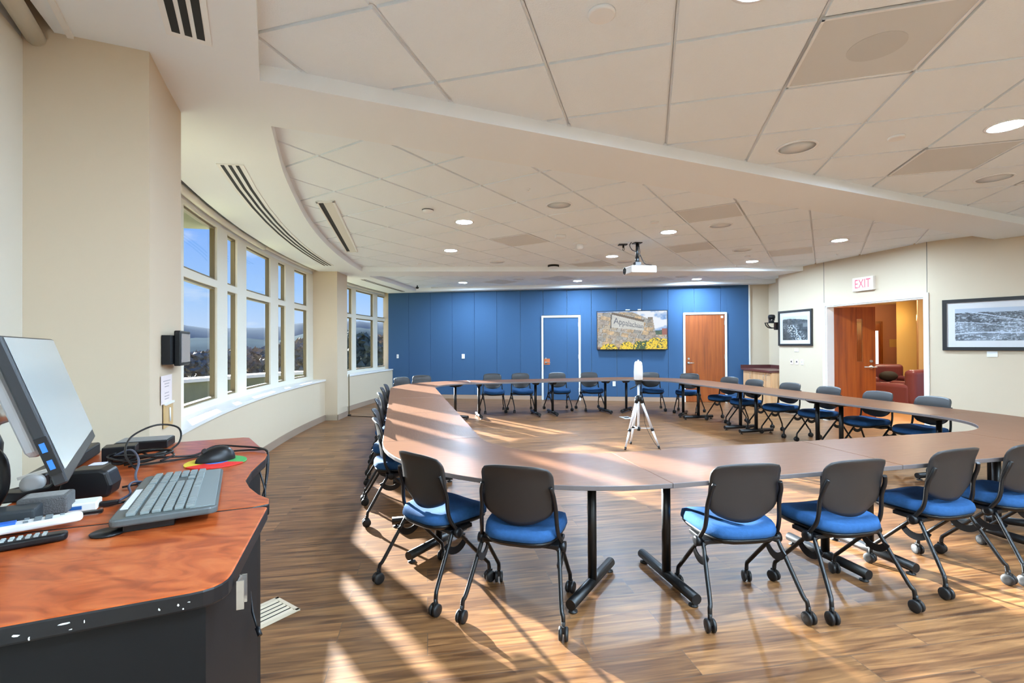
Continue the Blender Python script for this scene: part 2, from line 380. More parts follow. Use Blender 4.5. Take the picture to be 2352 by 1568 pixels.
# ---- curved window wall
A0, A1 = 226, 168.4
COLS = [(204.4, 202.3), (181.6, 179.75)]
mb = MB(); ring(mb, R_IN, 17.62, A0, A1, 0, .70); struct('wall_left', mb, M_wall, 'low beige curved wall below the windows')
mb = MB(); ring(mb, 17.405, 17.465, A0, A1, 2.60, TOPZ); struct('wall_left', mb, M_gyp, 'white header band above the curved windows')
mb = MB(); ring(mb, R_IN - .018, 17.47, 202.35, 181.55, .705, .737); struct('trim_3', mb, M_sill, 'white window sill between the two columns')
mb = MB(); ring(mb, R_IN - .018, 17.47, 179.8, A1 + .15, .705, .737); struct('trim_4', mb, M_sill, 'white window sill beside the blue wall')
mb = MB(); ring(mb, R_IN - .018, 17.47, A0, 204.35, .705, .737); struct('trim_5', mb, M_sill)
for k, (a, b) in enumerate(COLS):
    mb = MB(); ring(mb, R_COL, 17.47, a, b, 0, TOPZ, 3); o = struct('wall_column', mb, M_wall, 'broad beige column beside the monitor desk' if k == 0 else 'beige column between the two far windows')
for n, (a, b) in enumerate(((202.3, 181.6), (179.75, A1 + .2))):
    mb = MB(); ring(mb, R_IN - .013, R_IN, a, b, 0, .10); struct('baseboard_left', mb, M_base)
mb = MB(); ring(mb, R_COL - .013, R_COL, COLS[1][0], COLS[1][1], 0, .10, 3)
for a, sg in ((COLS[1][0], 1), (COLS[1][1], -1)):
    p, q = arc(R_COL - .013, a), arc(R_IN, a); mb.wallbox(p, q, 0, .10, .013, -1 if sg > 0 else 1)
struct('baseboard_left', mb, M_base)

def window(name, label, a_hi, a_lo, panes):
    """cream frame on the curve from a_hi down to a_lo; panes = glass spans (hi, lo) in degrees"""
    zb, z0, t0, t1, z1, zt = .737, .80, 1.955, 2.03, 2.585, 2.62
    mb = MB(); edges = [a_hi] + [x for p in panes for x in p] + [a_lo]
    for k in range(0, len(edges), 2): ring(mb, R_WIN, R_WIN + .055, edges[k], edges[k + 1], zb, zt, 3)
    for hi, lo in panes:
        for za, zc in ((zb, z0), (t0, t1), (z1, zt)): ring(mb, R_WIN, R_WIN + .055, hi, lo, za, zc, 3)
    o = struct(name, mb, M_frame, label, bevel=0)
    sb = MB(); gb = MB(); w = .10
    for hi, lo in panes:
        for za, zc in ((z0, t0), (t1, z1)):
            f = .022 / 17.5 * 57.3
            ring(sb, R_WIN + .022, R_WIN + .065, hi, hi - f, za, zc, 3); ring(sb, R_WIN + .022, R_WIN + .065, lo + f, lo, za, zc, 3)
            ring(sb, R_WIN + .022, R_WIN + .065, hi - f, lo + f, za, za + .022, 3); ring(sb, R_WIN + .022, R_WIN + .065, hi - f, lo + f, zc - .022, zc, 3)
            A, B = arc(R_WIN + .045, hi - f), arc(R_WIN + .045, lo + f)
            gb.quad((A[0], A[1], za + .022), (B[0], B[1], za + .022), (B[0], B[1], zc - .022), (A[0], A[1], zc - .022))
    sb.build('sash', M_bronze, o); gb.build('glazing', M_glass, o)
    return o
window('window_1', 'long curved window with five wide and narrow panes over a transom', 202.3, 181.6, [(201.95, 199.75), (198.7, 197.7), (196.64, 193.69), (192.66, 191.62), (190.59, 187.64), (186.62, 185.62), (184.38, 182.45)])
window('window_2', 'far curved window beside the blue wall', 179.75, 168.5, [(179.35, 178.6), (178.0, 175.15), (174.45, 171.3), (170.55, 168.95)])
window('window_3', 'window edge at the far left behind the monitor', 226, 204.4, [(x + 2.95, x) for x in (205.3, 209.3, 213.3, 217.3, 221.3)])
# white curved shade valances hanging in the pocket above the windows
for lab, a, b, r in (('white roller shade housing above the long curved window', 202.2, 188.9, 17.312), ('slim white roller shade housing above the right end of the long window', 188.7, 181.7, 17.345), ('white roller shade housing above the far window', 179.6, 169.6, 17.312)):
    t = tag(MB().build('roller_shade', M_frame), lab, 'roller shade', 'roller shades in the window head')
    m2 = MB(); m2.tube([(*arc(r + .05 if r < 17.34 else r + .025, a + (b - a) * i / 14), 2.665 if r < 17.34 else 2.69) for i in range(15)], .036 if r < 17.34 else .026, 10)
    me = m2.build('x', M_frame); t.data = me.data; bpy.data.objects.remove(me)

# ---- blue acoustic wall
def bw(s, off=0., z=0.): p = BW0 + bwd * s + bwn * off; return Vector((p.x, p.y, z))
def bs(x): return (x - BW0.x) / bwd.x
LW = (BW1 - BW0).length
D1 = (bs(.765), bs(1.602)); D2 = (bs(4.009), bs(4.863)); DH1, DH2 = 1.99, 2.015
mb = MB(); mb.wallbox(BW0 - bwd * .14, BW1 + bwd * .9, 0, TOPZ, .15, 1, .012); struct('wall_far', mb, M_wall, 'beige wall seen beyond the blue panels over the counter')
mb = MB(); seams = [0] + [bs(x) for x in (-2.625, -2.054, -1.497, -.932, -.371, .208, .762, 1.328, 1.90, 2.483, 3.056, 3.638, 4.211, 4.783)] + [LW]
for a, b in zip(seams[:-1], seams[1:]):
    segs = [(a + .002, b - .002, .10)]
    for d0, d1, h in ((D1[0] - .05, D1[1] + .05, DH1 + .06), (D2[0] - .05, D2[1] + .05, DH2 + .04)):
        new = []
        for x0, x1, zb in segs:
            if x1 <= d0 or x0 >= d1: new.append((x0, x1, zb)); continue
            if x0 < d0: new.append((x0, d0, zb))
            if x1 > d1: new.append((d1, x1, zb))
            new.append((max(x0, d0), min(x1, d1), h))
        segs = new
    for x0, x1, zb in segs:
        if x1 - x0 > .004: mb.wallbox(bw(x0), bw(x1), zb, S + .02, .022, -1, -.012)
struct('wall_far', mb, M_blue, 'blue fabric panelled accent wall with vertical joints', bevel=.003, seg=1)
mb = MB()
for a, b in ((0, D1[0] - .05), (D1[1] + .05, D2[0] - .05), (D2[1] + .05, LW)): mb.wallbox(bw(a), bw(b), 0, .10, .02, -1, -.012)
struct('baseboard_far', mb, mat('baseboard_far', rgb(176, 148, 126), .5))
mb = MB(); mb.wallbox(bw(LW), bw(LW + .03), 0, S + .01, .03, -1, -.012); struct('trim_6', mb, M_trimw)
def far_door(name, label, D, h, m, fw=.045):
    fb = MB()
    for a, b, z0, z1 in ((D[0] - fw, D[0], 0, h + fw), (D[1], D[1] + fw, 0, h + fw), (D[0], D[1], h, h + fw)): fb.wallbox(bw(a), bw(b), z0, z1, .055, -1, -.012)
    o = struct(name, fb, M_trimw, label, bevel=.004)
    lb = MB(); xs = [D[0] + .004] + [x for x in seams if D[0] + .05 < x < D[1] - .05 and m is M_blue] + [D[1] - .004]
    for a, b in zip(xs[:-1], xs[1:]): lb.wallbox(bw(a + .0015), bw(b - .0015), .008, h - .004, .035, -1, -.012)
    lf = lb.build('door_leaf', m, o)
    hb = MB()
    for z in (.25, 1.05, 1.82): hb.wallbox(bw(D[1] - .012), bw(D[1] + .014), z - .05, z + .05, .012, -1, .022)
    hb.build('hinge', M_steel, o)
    return o
d1 = far_door('door_1', 'blue door set flush in the blue wall with a white frame', D1, DH1, M_blue)
pb = MB(); pb.wallbox(bw(D1[0] + .012), bw(D1[0] + .155), .855, 1.0, .008, -1, .023); pb.build('lock_plate', mat('orange_plate', rgb(206, 110, 58), .5), d1)
def lever(s, z, parent, off=.031, dirn=1):
    k = MB(); M = Matrix.Rotation(pi / 2, 4, 'X'); q = bw(s, off + .004)
    R = Matrix((( bwd.x, 0, bwn.x), (bwd.y, 0, bwn.y), (0, 1, 0)))
    k.lathe([(.03, 0), (.03, .012), (.012, .016), (.012, .05)], 14, (q.x, q.y, z), R.to_4x4())
    a, b = bw(s, off + .05, z), bw(s + .11 * dirn, off + .05, z); k.tube([a, b], .010, 8); k.build('door_handle', M_steel, parent)
    k = MB(); k.lathe([(.022, 0), (.022, .018)], 14, (q.x, q.y, z + .10), R.to_4x4()); k.build('deadbolt', M_steel, parent)
lever(D1[0] + .06, .905, d1)
d2 = far_door('door_2', 'orange-brown wood door in the blue wall with a white frame', D2, DH2, M_door)
lever(D2[0] + .07, .90, d2)
k = MB(); k.wallbox(bw(D2[1] - .085), bw(D2[1] - .035), DH2 - .085, DH2 - .035, .004, -1, .024); k.build('label_plate', M_wht2, d2)
for sx, z, w, h, nm, lab, cat in ((bs(-2.919), 1.059, .055, .10, 'switch_plate', 'white switch plate on the blue wall beside the far window', 'switch'),
                             (bs(-1.214), 1.058, .075, .115, 'thermostat', 'white thermostat box on the blue wall left of the blue door', 'thermostat'),
                             (bs(2.416), .405, .07, .115, 'wall_outlet', 'white outlet low on the blue wall below the television', 'outlet')):
    k = MB(); k.wallbox(bw(sx - w / 2), bw(sx + w / 2), z - h / 2, z + h / 2, .022 if nm == 'thermostat' else .010, -1, .010)
    o = tag(k.build(nm, M_wht, bevel=.003), lab, cat)
    if nm != 'thermostat':
        k = MB()
        for dz in ((-.024, .024) if nm == 'wall_outlet' else (0,)): k.wallbox(bw(sx - .015), bw(sx + .015), z + dz - .014, z + dz + .014, .004, -1, .020)
        k.build('socket' if nm == 'wall_outlet' else 'toggle', M_wht2, o)

# ---- right walls
def w1(s, off=0., z=0.): p = W1a + w1d * s + w1n * off; return Vector((p.x, p.y, z))
def w2(s, off=0., z=0.): p = W1b + w2d * s + w2n * off; return Vector((p.x, p.y, z))
L1 = (W1b - W1a).length
DO = ((Vector((5.476, 8.453)) - W1a).length, (Vector((5.831, 6.846)) - W1a).length); DHr = 1.985; FW = .06
mb = MB(); mb.wallbox(w1(0), w1(DO[0]), 0, TOPZ, .14, 1); mb.wallbox(w1(DO[0]), w1(DO[1]), DHr, TOPZ, .14, 1); mb.wallbox(w1(DO[1]), w1(L1), 0, TOPZ, .14, 1)
struct('wall_right', mb, M_wall, 'beige wall around the open double doorway')
mb = MB(); mb.wallbox(w2(0), w2(6.2), 0, TOPZ, .14, 1); struct('wall_right', mb, M_wall, 'beige wall behind the large framed photograph')
mb = MB(); pts = [tuple(p) for p in BACK] + [arc(17.2, 226)]
for a, b in zip(pts[:-1], pts[1:]): mb.wallbox(a, b, 0, TOPZ, .14, 1)
struct('wall_back', mb, M_wall)
mb = MB(); mb.wallbox(w1(.02), w1(DO[0] - FW), 0, .10, .013, -1); mb.wallbox(w2(.05), w2(6.1), 0, .10, .013, -1); struct('baseboard_right', mb, M_base)
for n, s in enumerate((DO[0] - FW * .6, DO[1] + FW * .55)):
    mb = MB(); mb.wallbox(w1(s - .004), w1(s + .004), DHr + FW, T, .003, -1); struct('trim_%d' % (7 + n), mb, mat('joint_grey', rgb(120, 114, 104), .6))
fb = MB()
for a, b, z0, z1 in ((DO[0] - FW, DO[0], 0, DHr + FW), (DO[1], DO[1] + FW, 0, DHr + FW), (DO[0], DO[1], DHr, DHr + FW)): fb.wallbox(w1(a), w1(b), z0, z1, .02, -1); 
fb.wallbox(w1(DO[0] - .002), w1(DO[0] + .02), 0, DHr, .15, 1, -.005); fb.wallbox(w1(DO[1] - .02), w1(DO[1] + .002), 0, DHr, .15, 1, -.005); fb.wallbox(w1(DO[0]), w1(DO[1]), DHr - .02, DHr, .15, 1, -.005)
d3 = struct('door_3', fb, M_trimw, 'open double doorway to the lobby with a white frame', bevel=.003)
# open leaf, swung into the lobby
H0 = Vector((5.505, 8.475)) - w1n * .085; H1 = Vector((6.235, 8.335)); ld = (H1 - H0).normalized(); LL = .675; ln = Vector((ld.y, -ld.x))
def lf(s, off=0., z=0.): p = H0 + ld * s + ln * off; return Vector((p.x, p.y, z))
k = MB(); gx0, gx1, gz0, gz1 = .395, .485, 1.02, 1.76; th = .045
for a, b, z0, z1 in ((0, gx0, .01, 1.965), (gx1, LL, .01, 1.965), (gx0, gx1, .01, gz0), (gx0, gx1, gz1, 1.965)): k.wallbox(lf(a), lf(b), z0, z1, th, 1)
leaf = k.build('door_leaf', M_door2, d3)
k = MB(); k.wallbox(lf(gx0), lf(gx1), gz0, gz1, .006, 1, .018); k.build('vision_glass', M_glass, leaf)
k = MB()
for z in (.25, .96, 1.72): k.wallbox(lf(-.045), lf(.03), z - .055, z + .055, .006, -1)
k.build('hinge', M_steel, leaf)
k = MB(); R = Matrix(((ld.x, 0, ln.x), (ld.y, 0, ln.y), (0, 1, 0))).to_4x4(); q = lf(LL - .07)
k.lathe([(.03, 0), (.03, .012), (.012, .016), (.012, .05)], 14, (q.x, q.y, .93), R); k.tube([lf(LL - .07, .05, .93), lf(LL - .19, .05, .93)], .010, 8); k.tube([lf(LL - .07, .05, .93), lf(LL - .0, .05, .93)], .012, 8)
k.lathe([(.022, 0), (.022, .02)], 14, (q.x, q.y, 1.03), R); k.build('door_handle', M_steel, leaf)

# ---- niche with counter cabinet
mb = MB(); mb.prism([(5.25, 9.53), (5.80, 9.60), (5.80, 9.46), (5.27, 9.40)], 0, TOPZ); mb.prism([(5.80, 9.4), (5.95, 9.4), (5.95, 11.1), (5.80, 11.1)], 0, TOPZ); struct('wall_niche', mb, M_wall, 'beige niche wall beside the counter')
cab = thing('counter_cabinet', 'tan base cabinet with dark countertop in the niche right of the blue wall', 'cabinet', (0, 0, 0))
k = MB(); k.box((5.46, 10.24, .40), (.60, 1.17, .72)); k.build('body', wood('maple', rgb(206, 158, 112), rgb(216, 170, 124), rgb(222, 180, 136), (9, 9, .6), .4, 2, .3), cab)
k = MB(); k.box((5.45, 10.24, .78), (.68, 1.20, .04)); k.box((5.78, 10.24, .83), (.02, 1.20, .08)); k.box((5.45, 10.845, .83), (.68, .02, .08)); k.build('countertop', mat('counter_dark', rgb(92, 52, 50), .3), cab)
for y0, y1, hy in ((9.665, 9.84, 9.80), (9.86, 10.40, 9.90), (10.42, 10.80, 10.46)):
    k = MB(); k.box((5.153, (y0 + y1) / 2, .41), (.018, y1 - y0, .66)); d = k.build('door', MATS['maple'], cab, bevel=.002)
    k = MB(); k.tube([(5.144, hy, .60), (5.12, hy, .60), (5.12, hy, .70), (5.144, hy, .70)], .005, 6); k.build('handle', M_steel, d)
k = MB(); k.box((5.50, 10.24, .025), (.52, 1.16, .05)); k.build('toe_kick', M_dark, cab)

# ---- lobby beyond the doorway
M_lobw = mat('lobby_tan', rgb(214, 176, 118), .8, spec=.2); M_pink = mat('lobby_pink', rgb(190, 136, 118), .8, spec=.2); M_yel = mat('lobby_yellow', rgb(226, 196, 120), .8, spec=.2)
mb = MB(); mb.prism([(7.0, 11.5), (16, 20), (22, 20), (22, 5), (6.6, 6.2), (5.93, 6.85), (5.55, 8.6)], -.02, .001); struct('floor', mb, mat('lobby_floor', rgb(206, 150, 92), .35), 'orange lobby floor seen through the doorway')
mb = MB(); mb.prism([(5.4, 8.9), (7.0, 12.5), (16, 21), (23, 20), (23, 4), (6.6, 6.2), (5.95, 6.85)], 2.62, 2.70); struct('ceiling', mb, M_lobw)
mb = MB(); mb.wallbox((9.5, 17.2), (17.5, 14.6), 0, 2.62, .2, 1); struct('wall_lobby', mb, M_pink, 'pink lobby wall with a narrow glazed door')
mb = MB(); mb.prism([(9.83, 12.4), (10.60, 12.35), (13.7, 16.0), (13.1, 16.1)], 0, 2.62); struct('wall_lobby', mb, M_yel, 'yellow lit lobby wall behind the armchairs')
mb = MB(); mb.prism([(8.38, 10.0), (9.4, 9.85), (11.2, 12.4), (10.5, 12.6)], 0, 2.62); struct('wall_lobby', mb, M_lobw, 'tan lobby wall at the right of the doorway')
mb = MB(); mb.prism([(5.97, 9.42), (6.25, 9.3), (8.6, 15.5), (9.6, 17.4), (8.2, 17.4)], 0, 2.62); struct('wall_lobby', mb, M_lobw)
# lobby door
ldr = MB(); P0 = Vector((9.5, 17.2)); pd = Vector((8, -2.6)).normalized()
def pk(x, off=0.): p = P0 + pd * x + Vector((pd.y, -pd.x)) * off; return p
xs0 = 2.03
k = MB()
for a, b, z0, z1 in ((xs0, xs0 + .06, 0, 2.06), (xs0 + .96, xs0 + 1.02, 0, 2.06), (xs0, xs0 + 1.02, 2.0, 2.06)): k.wallbox(pk(a), pk(b), z0, z1, .06, -1)
o = struct('door_4', k, M_door, 'dark lobby door with a bright narrow pane')
k = MB(); k.wallbox(pk(xs0 + .06), pk(xs0 + .79), .01, 2.0, .03, -1); k.wallbox(pk(xs0 + .91), pk(xs0 + .96), .01, 2.0, .03, -1); k.wallbox(pk(xs0 + .79), pk(xs0 + .91), .01, .45, .03, -1); k.wallbox(pk(xs0 + .79), pk(xs0 + .91), 1.75, 2.0, .03, -1); k.build('door_leaf', M_door2, o)
k = MB(); k.wallbox(pk(xs0 + .79), pk(xs0 + .91), .45, 1.75, .012, -1); k.build('lit_pane', mat('lit_pane', (1, 1, 1, 1), .3, emit=((.8, .9, 1, 1), 1.3)), o)
for s, z, lab in ((3.25, 1.2, 'small gold sign on the pink lobby wall'),):
    k = MB(); k.wallbox(pk(s), pk(s + .28), z, z + .26, .02, -1); tag(k.build('room_sign', mat('gold_sign', rgb(206, 166, 104), .5), bevel=.004), lab, 'sign')
M_lth = mat('maroon_leather', rgb(112, 56, 56), .4, bump=(80, .15))
def armchair(loc, rz, label):
    t = thing('armchair', label, 'armchair', loc, rz, 'maroon armchairs in the lobby')
    def cush(name, c, d, r=.05):
        k = MB(); k.box(c, d); k.build(name, M_lth, t, bevel=r, seg=4)
    cush('seat', (0, -.04, .32), (.60, .62, .24)); cush('base', (0, 0, .14), (.84, .80, .16), .02); cush('backrest', (0, .34, .50), (.86, .20, .66), .08)
    for sx in (-1, 1):
        k = MB(); k.box((sx * .36, -.02, .33), (.17, .74, .46)); k.build('armrest', M_lth, t, bevel=.07, seg=4)
        for sy in (-.32, .32):
            k = MB(); k.lathe([(.022, 0), (.03, .07)], 8, (sx * .34, sy, 0)); k.build('foot', M_blk, t)
    return t
armchair((7.72, 9.62, 0), radians(-156), 'nearer maroon leather armchair, its dark side towards the doorway')
armchair((8.85, 11.45, 0), radians(-18), 'farther maroon leather armchair facing out, a dark bag on its seat')
k = MB(); k.surf(lambda u, v: (8.82 + .20 * cos(2 * pi * u) * sin(pi * v), 11.38 + .15 * sin(2 * pi * u) * sin(pi * v), .565 - .12 * cos(pi * v)), 14, 8)
tag(k.build('bag', mat('bag_dark', rgb(46, 44, 36), .8)), 'dark green bag lying on the farther lobby armchair', 'bag')
lb = bpy.data.lights.new('lobby_fill_light', 'AREA'); lb.shape = 'DISK'; lb.size = .5; lb.energy = 78; lb.color = (1, .90, .74)  # unseen warm lamps added to light the lobby
lo = thing('lobby_fill_lamp', 'added round warm lamp lighting the lobby, out of sight beyond the doorway', 'ceiling lamp', (7.3, 8.4, 2.60))
k = MB(); k.lathe([(.30, .02), (.30, -.01), (.26, -.015)], 20); k.build('frame', M_wht, lo)
ll = bpy.data.objects.new('lobby_fill_light', lb); COL.objects.link(ll); ll.parent = lo; ll.location = (0, 0, -.03)
l2 = dup(lo, (9.2, 11.0, 2.60), 0, 'second added round warm lamp lighting the lobby above the armchairs, hidden by the door head')

# ------------------------------------------------------------------ outdoors
def terrain(name, label, R0, prof, depth, m, seed):
    rnd = random.Random(seed); pts = []
    a0, a1 = 88, 200; N = 150
    ph = [rnd.uniform(0, 6.28) for _ in range(6)]
    def h(a, fr): 
        base = 0; 
        for i in range(len(prof) - 1):
            if prof[i][0] <= a <= prof[i + 1][0]:
                t = (a - prof[i][0]) / (prof[i + 1][0] - prof[i][0]); t = t * t * (3 - 2 * t); base = prof[i][1] * (1 - t) + prof[i + 1][1] * t
        wob = sum(sin(a * (1.1 + 1.7 * i) + ph[i]) / (2 + 2 * i) for i in range(6)) * .06
        return base * (1 + wob) * fr
    k = MB()
    def fn(u, v):
        a = a0 + (a1 - a0) * u; R = R0 + depth * v; fr = sin(pi * .5 * min(1, v * 1.15)) ** .8
        return (R * cos(radians(a)), R * sin(radians(a)), -6 * (1 - v) + h(a, fr))
    k.surf(fn, N, 10)
    o = k.build(name, m); tag(o, label, 'hill'); return o
hz1 = mat('hill_haze', rgb(112, 120, 126), 1., spec=0, noise=(.02, .3)); hz2 = mat('hill_near', rgb(96, 106, 108), 1., spec=0, noise=(.05, .4))  # distance haze is mixed into the far ridge colour
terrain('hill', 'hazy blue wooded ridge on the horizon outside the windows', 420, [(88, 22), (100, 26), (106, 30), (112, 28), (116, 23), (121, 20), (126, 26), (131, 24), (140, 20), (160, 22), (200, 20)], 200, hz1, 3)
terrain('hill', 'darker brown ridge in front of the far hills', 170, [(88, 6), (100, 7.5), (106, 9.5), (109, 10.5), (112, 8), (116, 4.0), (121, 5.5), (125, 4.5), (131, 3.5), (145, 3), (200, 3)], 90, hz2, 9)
mb = MB(); mb.prism([(-500, -200), (-500, 500), (200, 500), (60, 30), (-4, 14), (-6, 3), (-4, -6), (-30, -60)], -6.2, -6.0); struct('ground', mb, mat('ground_olive', rgb(120, 122, 92), 1., noise=(.1, .5)))
mb = MB(); ring(mb, 17.47, 17.95, 226, 193.3, 2.588, 2.74); struct('trim_9', mb, mat('eave_olive', rgb(104, 104, 78), .8), 'olive roof eave outside above the windows')
# roof terraces of the building below
M_roof = mat('roof_cream', rgb(226, 224, 200), .8); M_para = mat('parapet_green', rgb(150, 152, 116), .9, noise=(1.5, .4)); M_cap = mat('parapet_cap', rgb(236, 236, 226), .6)
ro = thing('roof_parapet', 'greenish roof parapet with white coping just outside the windows', 'parapet')
k = MB(); ring(k, 27, 27.6, 192, 150, -6, .02, 1.5); ring(k, 27, 27.6, 206, 192, -6, .02, 1.5); k.build('parapet_wall', M_para, ro)
k = MB(); ring(k, 26.85, 27.75, 206, 150, .02, .15, 1.5); k.build('coping', M_cap, ro)
k = MB(); ring(k, 17.62, 27, 215, 150, -1.1, -.9, 1.5); tag(k.build('flat_roof', mat('roof_gravel', rgb(166, 166, 120), .9, noise=(2, .4))), 'pale green flat roof directly below the windows', 'roof')
for (R, a, b, z, lab) in ((44, 186, 176, .30, 'white-edged flat roof beyond the parapet at the left'), (52, 174.5, 163, .05, 'white-edged flat roof seen through the far window')):
    t = thing('building', lab, 'building'); k = MB(); ring(k, R, R + 10, a, b, -6, z, 2); k.build('wall', M_para, t); k = MB(); ring(k, R - .3, R + 10, a + .2, b - .2, z, z + .3, 2); k.build('roof', M_cap, t)
t = thing('roof_unit', 'dark grey box unit standing on the roof outside the first pane', 'roof unit'); k = MB(); q = arc(40, 188.6); k.box((q[0], q[1], .1), (3.2, 2.0, 2.6), .2); k.build('housing', mat('unit_grey', rgb(104, 110, 110), .7), t); k = MB(); k.box((q[0], q[1], 1.44), (3.3, 2.1, .08), .2); k.build('lid', M_cap, t)
# trees
M_leaf = mat('leaf_dark', rgb(126, 130, 112), .95, noise=(1.2, .5)); M_leaf2 = mat('leaf_brown', rgb(168, 152, 132), .95, noise=(1.2, .5)); M_bark = mat('bark', rgb(80, 66, 54), .9)  # leaf colours lightened to stand for distance haze
def tree(loc, h, w, label, m, seed):
    rnd = random.Random(seed); t = thing('tree', label, 'tree', loc, 0, 'trees beyond the roofs'); k = MB(); k.tube([(0, 0, 0), (.1, 0, h * .5)], [.25, .12], 7); k.build('trunk', M_bark, t)
    k = MB()
    for i in range(520):
        a = rnd.uniform(0, 2 * pi); rr = w * sqrt(rnd.random()) * .5; z = h * (.3 + .68 * rnd.random() ** .8); sh = sqrt(max(0.05, 1 - ((z / h - .55) / .5) ** 2)); c = Vector((rr * cos(a) * sh, rr * sin(a) * sh, z)); s = h * rnd.uniform(.03, .065)
        n = Vector((rnd.gauss(0, 1), rnd.gauss(0, 1), rnd.gauss(0, 1))).normalized(); u = n.orthogonal().normalized() * s; v = n.cross(u)
        k._add([c - u - v, c + u - v, c + u * .7 + v, c - u * .7 + v, c + n * s * .7], [(0, 1, 4), (1, 2, 4), (2, 3, 4), (3, 0, 4)])
    k.build('crown', m, t); return t
tl = [(58, 131.2, 7.0, 8, 0), (66, 127.6, 7.2, 9, 0), (64, 123.6, 5.9, 8, 1), (68, 120.6, 6.0, 8, 1), (74, 117.4, 6.2, 8, 1), (66, 114.6, 6.8, 8, 1), (84, 112.2, 7.6, 9, 1), (72, 108.4, 8.4, 10, 0), (92, 105.8, 8.2, 10, 1), (70, 136.0, 7, 9, 0)]
where = ['in the first pane of the long window, near its left edge', 'in the first pane of the long window, near its right edge', 'in the first narrow pane', 'in the middle wide pane, at its left', 'in the middle wide pane, at its right', 'in the second narrow pane', 'in the last pane of the long window', 'in the wide pane of the far window', 'in the narrow pane of the far window', 'just hidden by the near column']
for i, (R, a, h, w, c) in enumerate(tl): tree((R * cos(radians(a)), R * sin(radians(a)), -5.2), h, w, ('dark evergreen tree seen ' if c == 0 else 'brown autumn tree seen ') + where[i], M_leaf if c == 0 else M_leaf2, i)

# ------------------------------------------------------------------ ceiling fixtures
def ceil_at(z, i, j, dz=0.): p = cc(z, i, j); return (p.x, p.y, T - .007 - dz)
def make_down():
    t = thing('ceiling_light', '', 'ceiling light', group='recessed downlights')
    k = MB(); k.lathe([(.112, 0), (.112, -.004), (.096, -.007), (.088, -.004), (.088, 0)], 32); k.build('trim_ring', M_cw, t)
    k = MB(); k.lathe([(0.0001, -.0055), (.0875, -.0035)], 28); k.build('lens', M_lens, t); return t
DOWN = [(1, 2, 0, 'round recessed downlight cut by the top edge of the picture'), (1, 5, 3, 'bright round downlight at the right edge of the picture'),
        (2, -1, 3, 'lit round downlight at left, above the curved window end of the table ring'), (2, -3, 5, 'lit round downlight near the far column, second of the left pair'),
        (2, 2, 6, 'lit round downlight above and right of the projector'), (2, 0, 8, 'lit round downlight just left of the projector pole'),
        (2, 3, 11, 'lit round downlight farthest right before the far beam'), (2, 5, 9, 'lit round downlight above the exit sign'),
        (3, -1, -1, 'small lit downlight in the far bay, leftmost of three'), (3, 2, 2, 'small lit downlight in the far bay, middle of three'), (3, 5, 5, 'small lit downlight in the far bay, rightmost of three'),
        (1, 8, -3, 'added recessed downlight, unseen behind the camera at the right'), (1, 5, -4, 'added recessed downlight, unseen behind the camera, second from the right'), (1, 2, -5, 'added recessed downlight, unseen behind the camera at the left'), (1, 11, 0, 'added recessed downlight by the right wall, outside the picture')]  # the last four are out of view, added for more light
DOWN += [(1, i, j, 'added recessed downlight out of the picture behind the camera, ' + w) for i, j, w in ((4, -2, 'nearest the desk'), (7, -1, 'in the middle of the bay'), (9, -5, 'in the far right corner'), (7, -6, 'near the back wall'), (4, -7, 'at the back wall, left'), (11, -3, 'right of the middle'), (12, 3, 'near the wide photograph'), (3, -4, 'beside the window end'))]  # extra unseen downlights added to brighten the room
proto = None
for z, i, j, lab in DOWN:
    if proto is None: proto = make_down(); proto.location = ceil_at(z, i, j); proto['label'] = lab
    else: dup(proto, ceil_at(z, i, j), 0, lab)
def make_spk():
    t = thing('ceiling_speaker', '', 'speaker', group='round ceiling speakers')
    k = MB(); k.lathe([(.135, 0), (.135, -.006), (.122, -.010), (.118, -.006), (.118, 0)], 32); k.build('rim', M_cw, t)
    k = MB(); k.lathe([(0.0001, -.007), (.118, -.004)], 28); k.build('grille', mat('speaker_mesh', rgb(228, 230, 229), .7), t); return t
SPK = [(1, 3, 3, 'round white ceiling speaker in the near bay, above the beam'), (1, 6, 5, 'round ceiling speaker at the far right of the near bay'), (2, 1, 3, 'round ceiling speaker in the middle of the middle bay'),
       (2, 3, 6, 'round ceiling speaker next to the grey vent at right'), (2, 3, 9, 'flat-looking round speaker near the far beam at right'), (2, -3, 7, 'round ceiling speaker near the far beam at left'), (2, 0, 9, 'round speaker partly hidden behind the projector pole'),
       (3, 1, 0, 'round speaker between the two left vents of the far bay'), (3, 5, 4, 'round speaker near the right end of the far bay')]
proto = None
for z, i, j, lab in SPK:
    if proto is None: proto = make_spk(); proto.location = ceil_at(z, i, j); proto['label'] = lab
    else: dup(proto, ceil_at(z, i, j), 0, lab)
DISC = [(1, 1, 0, .058, 'round cover plate near the top of the picture'), (1, 4, 3, .05, 'small round cover plate between speaker and right downlight'), (2, 2, 5, .045, 'small round sprinkler cover above the projector'), (2, -5, 6, .04, 'small round cover near the curved fascia'),
        (2, -1, 8, .042, 'small round sprinkler cover near the black dome'), (2, 3, 10, .042, 'small round sprinkler cover behind the far right speaker'), (3, -2, -1, .04, 'tiny round cover left of the first far downlight'),
        (3, -3, -1, .09, 'round ring plate nearest the far window above the blue wall'), (3, -2, 0, .09, 'second round ring plate from the far window above the blue wall'), (3, -1, 1, .09, 'third round ring plate from the far window above the blue wall'),
        (3, 0, 2, .09, 'round ring plate above the blue door'), (3, 1, 3, .09, 'round ring plate above the left edge of the television'), (3, 2, 4, .09, 'round ring plate above the television'), (3, 2, 3, .04, 'tiny round cover behind the middle far downlight')]
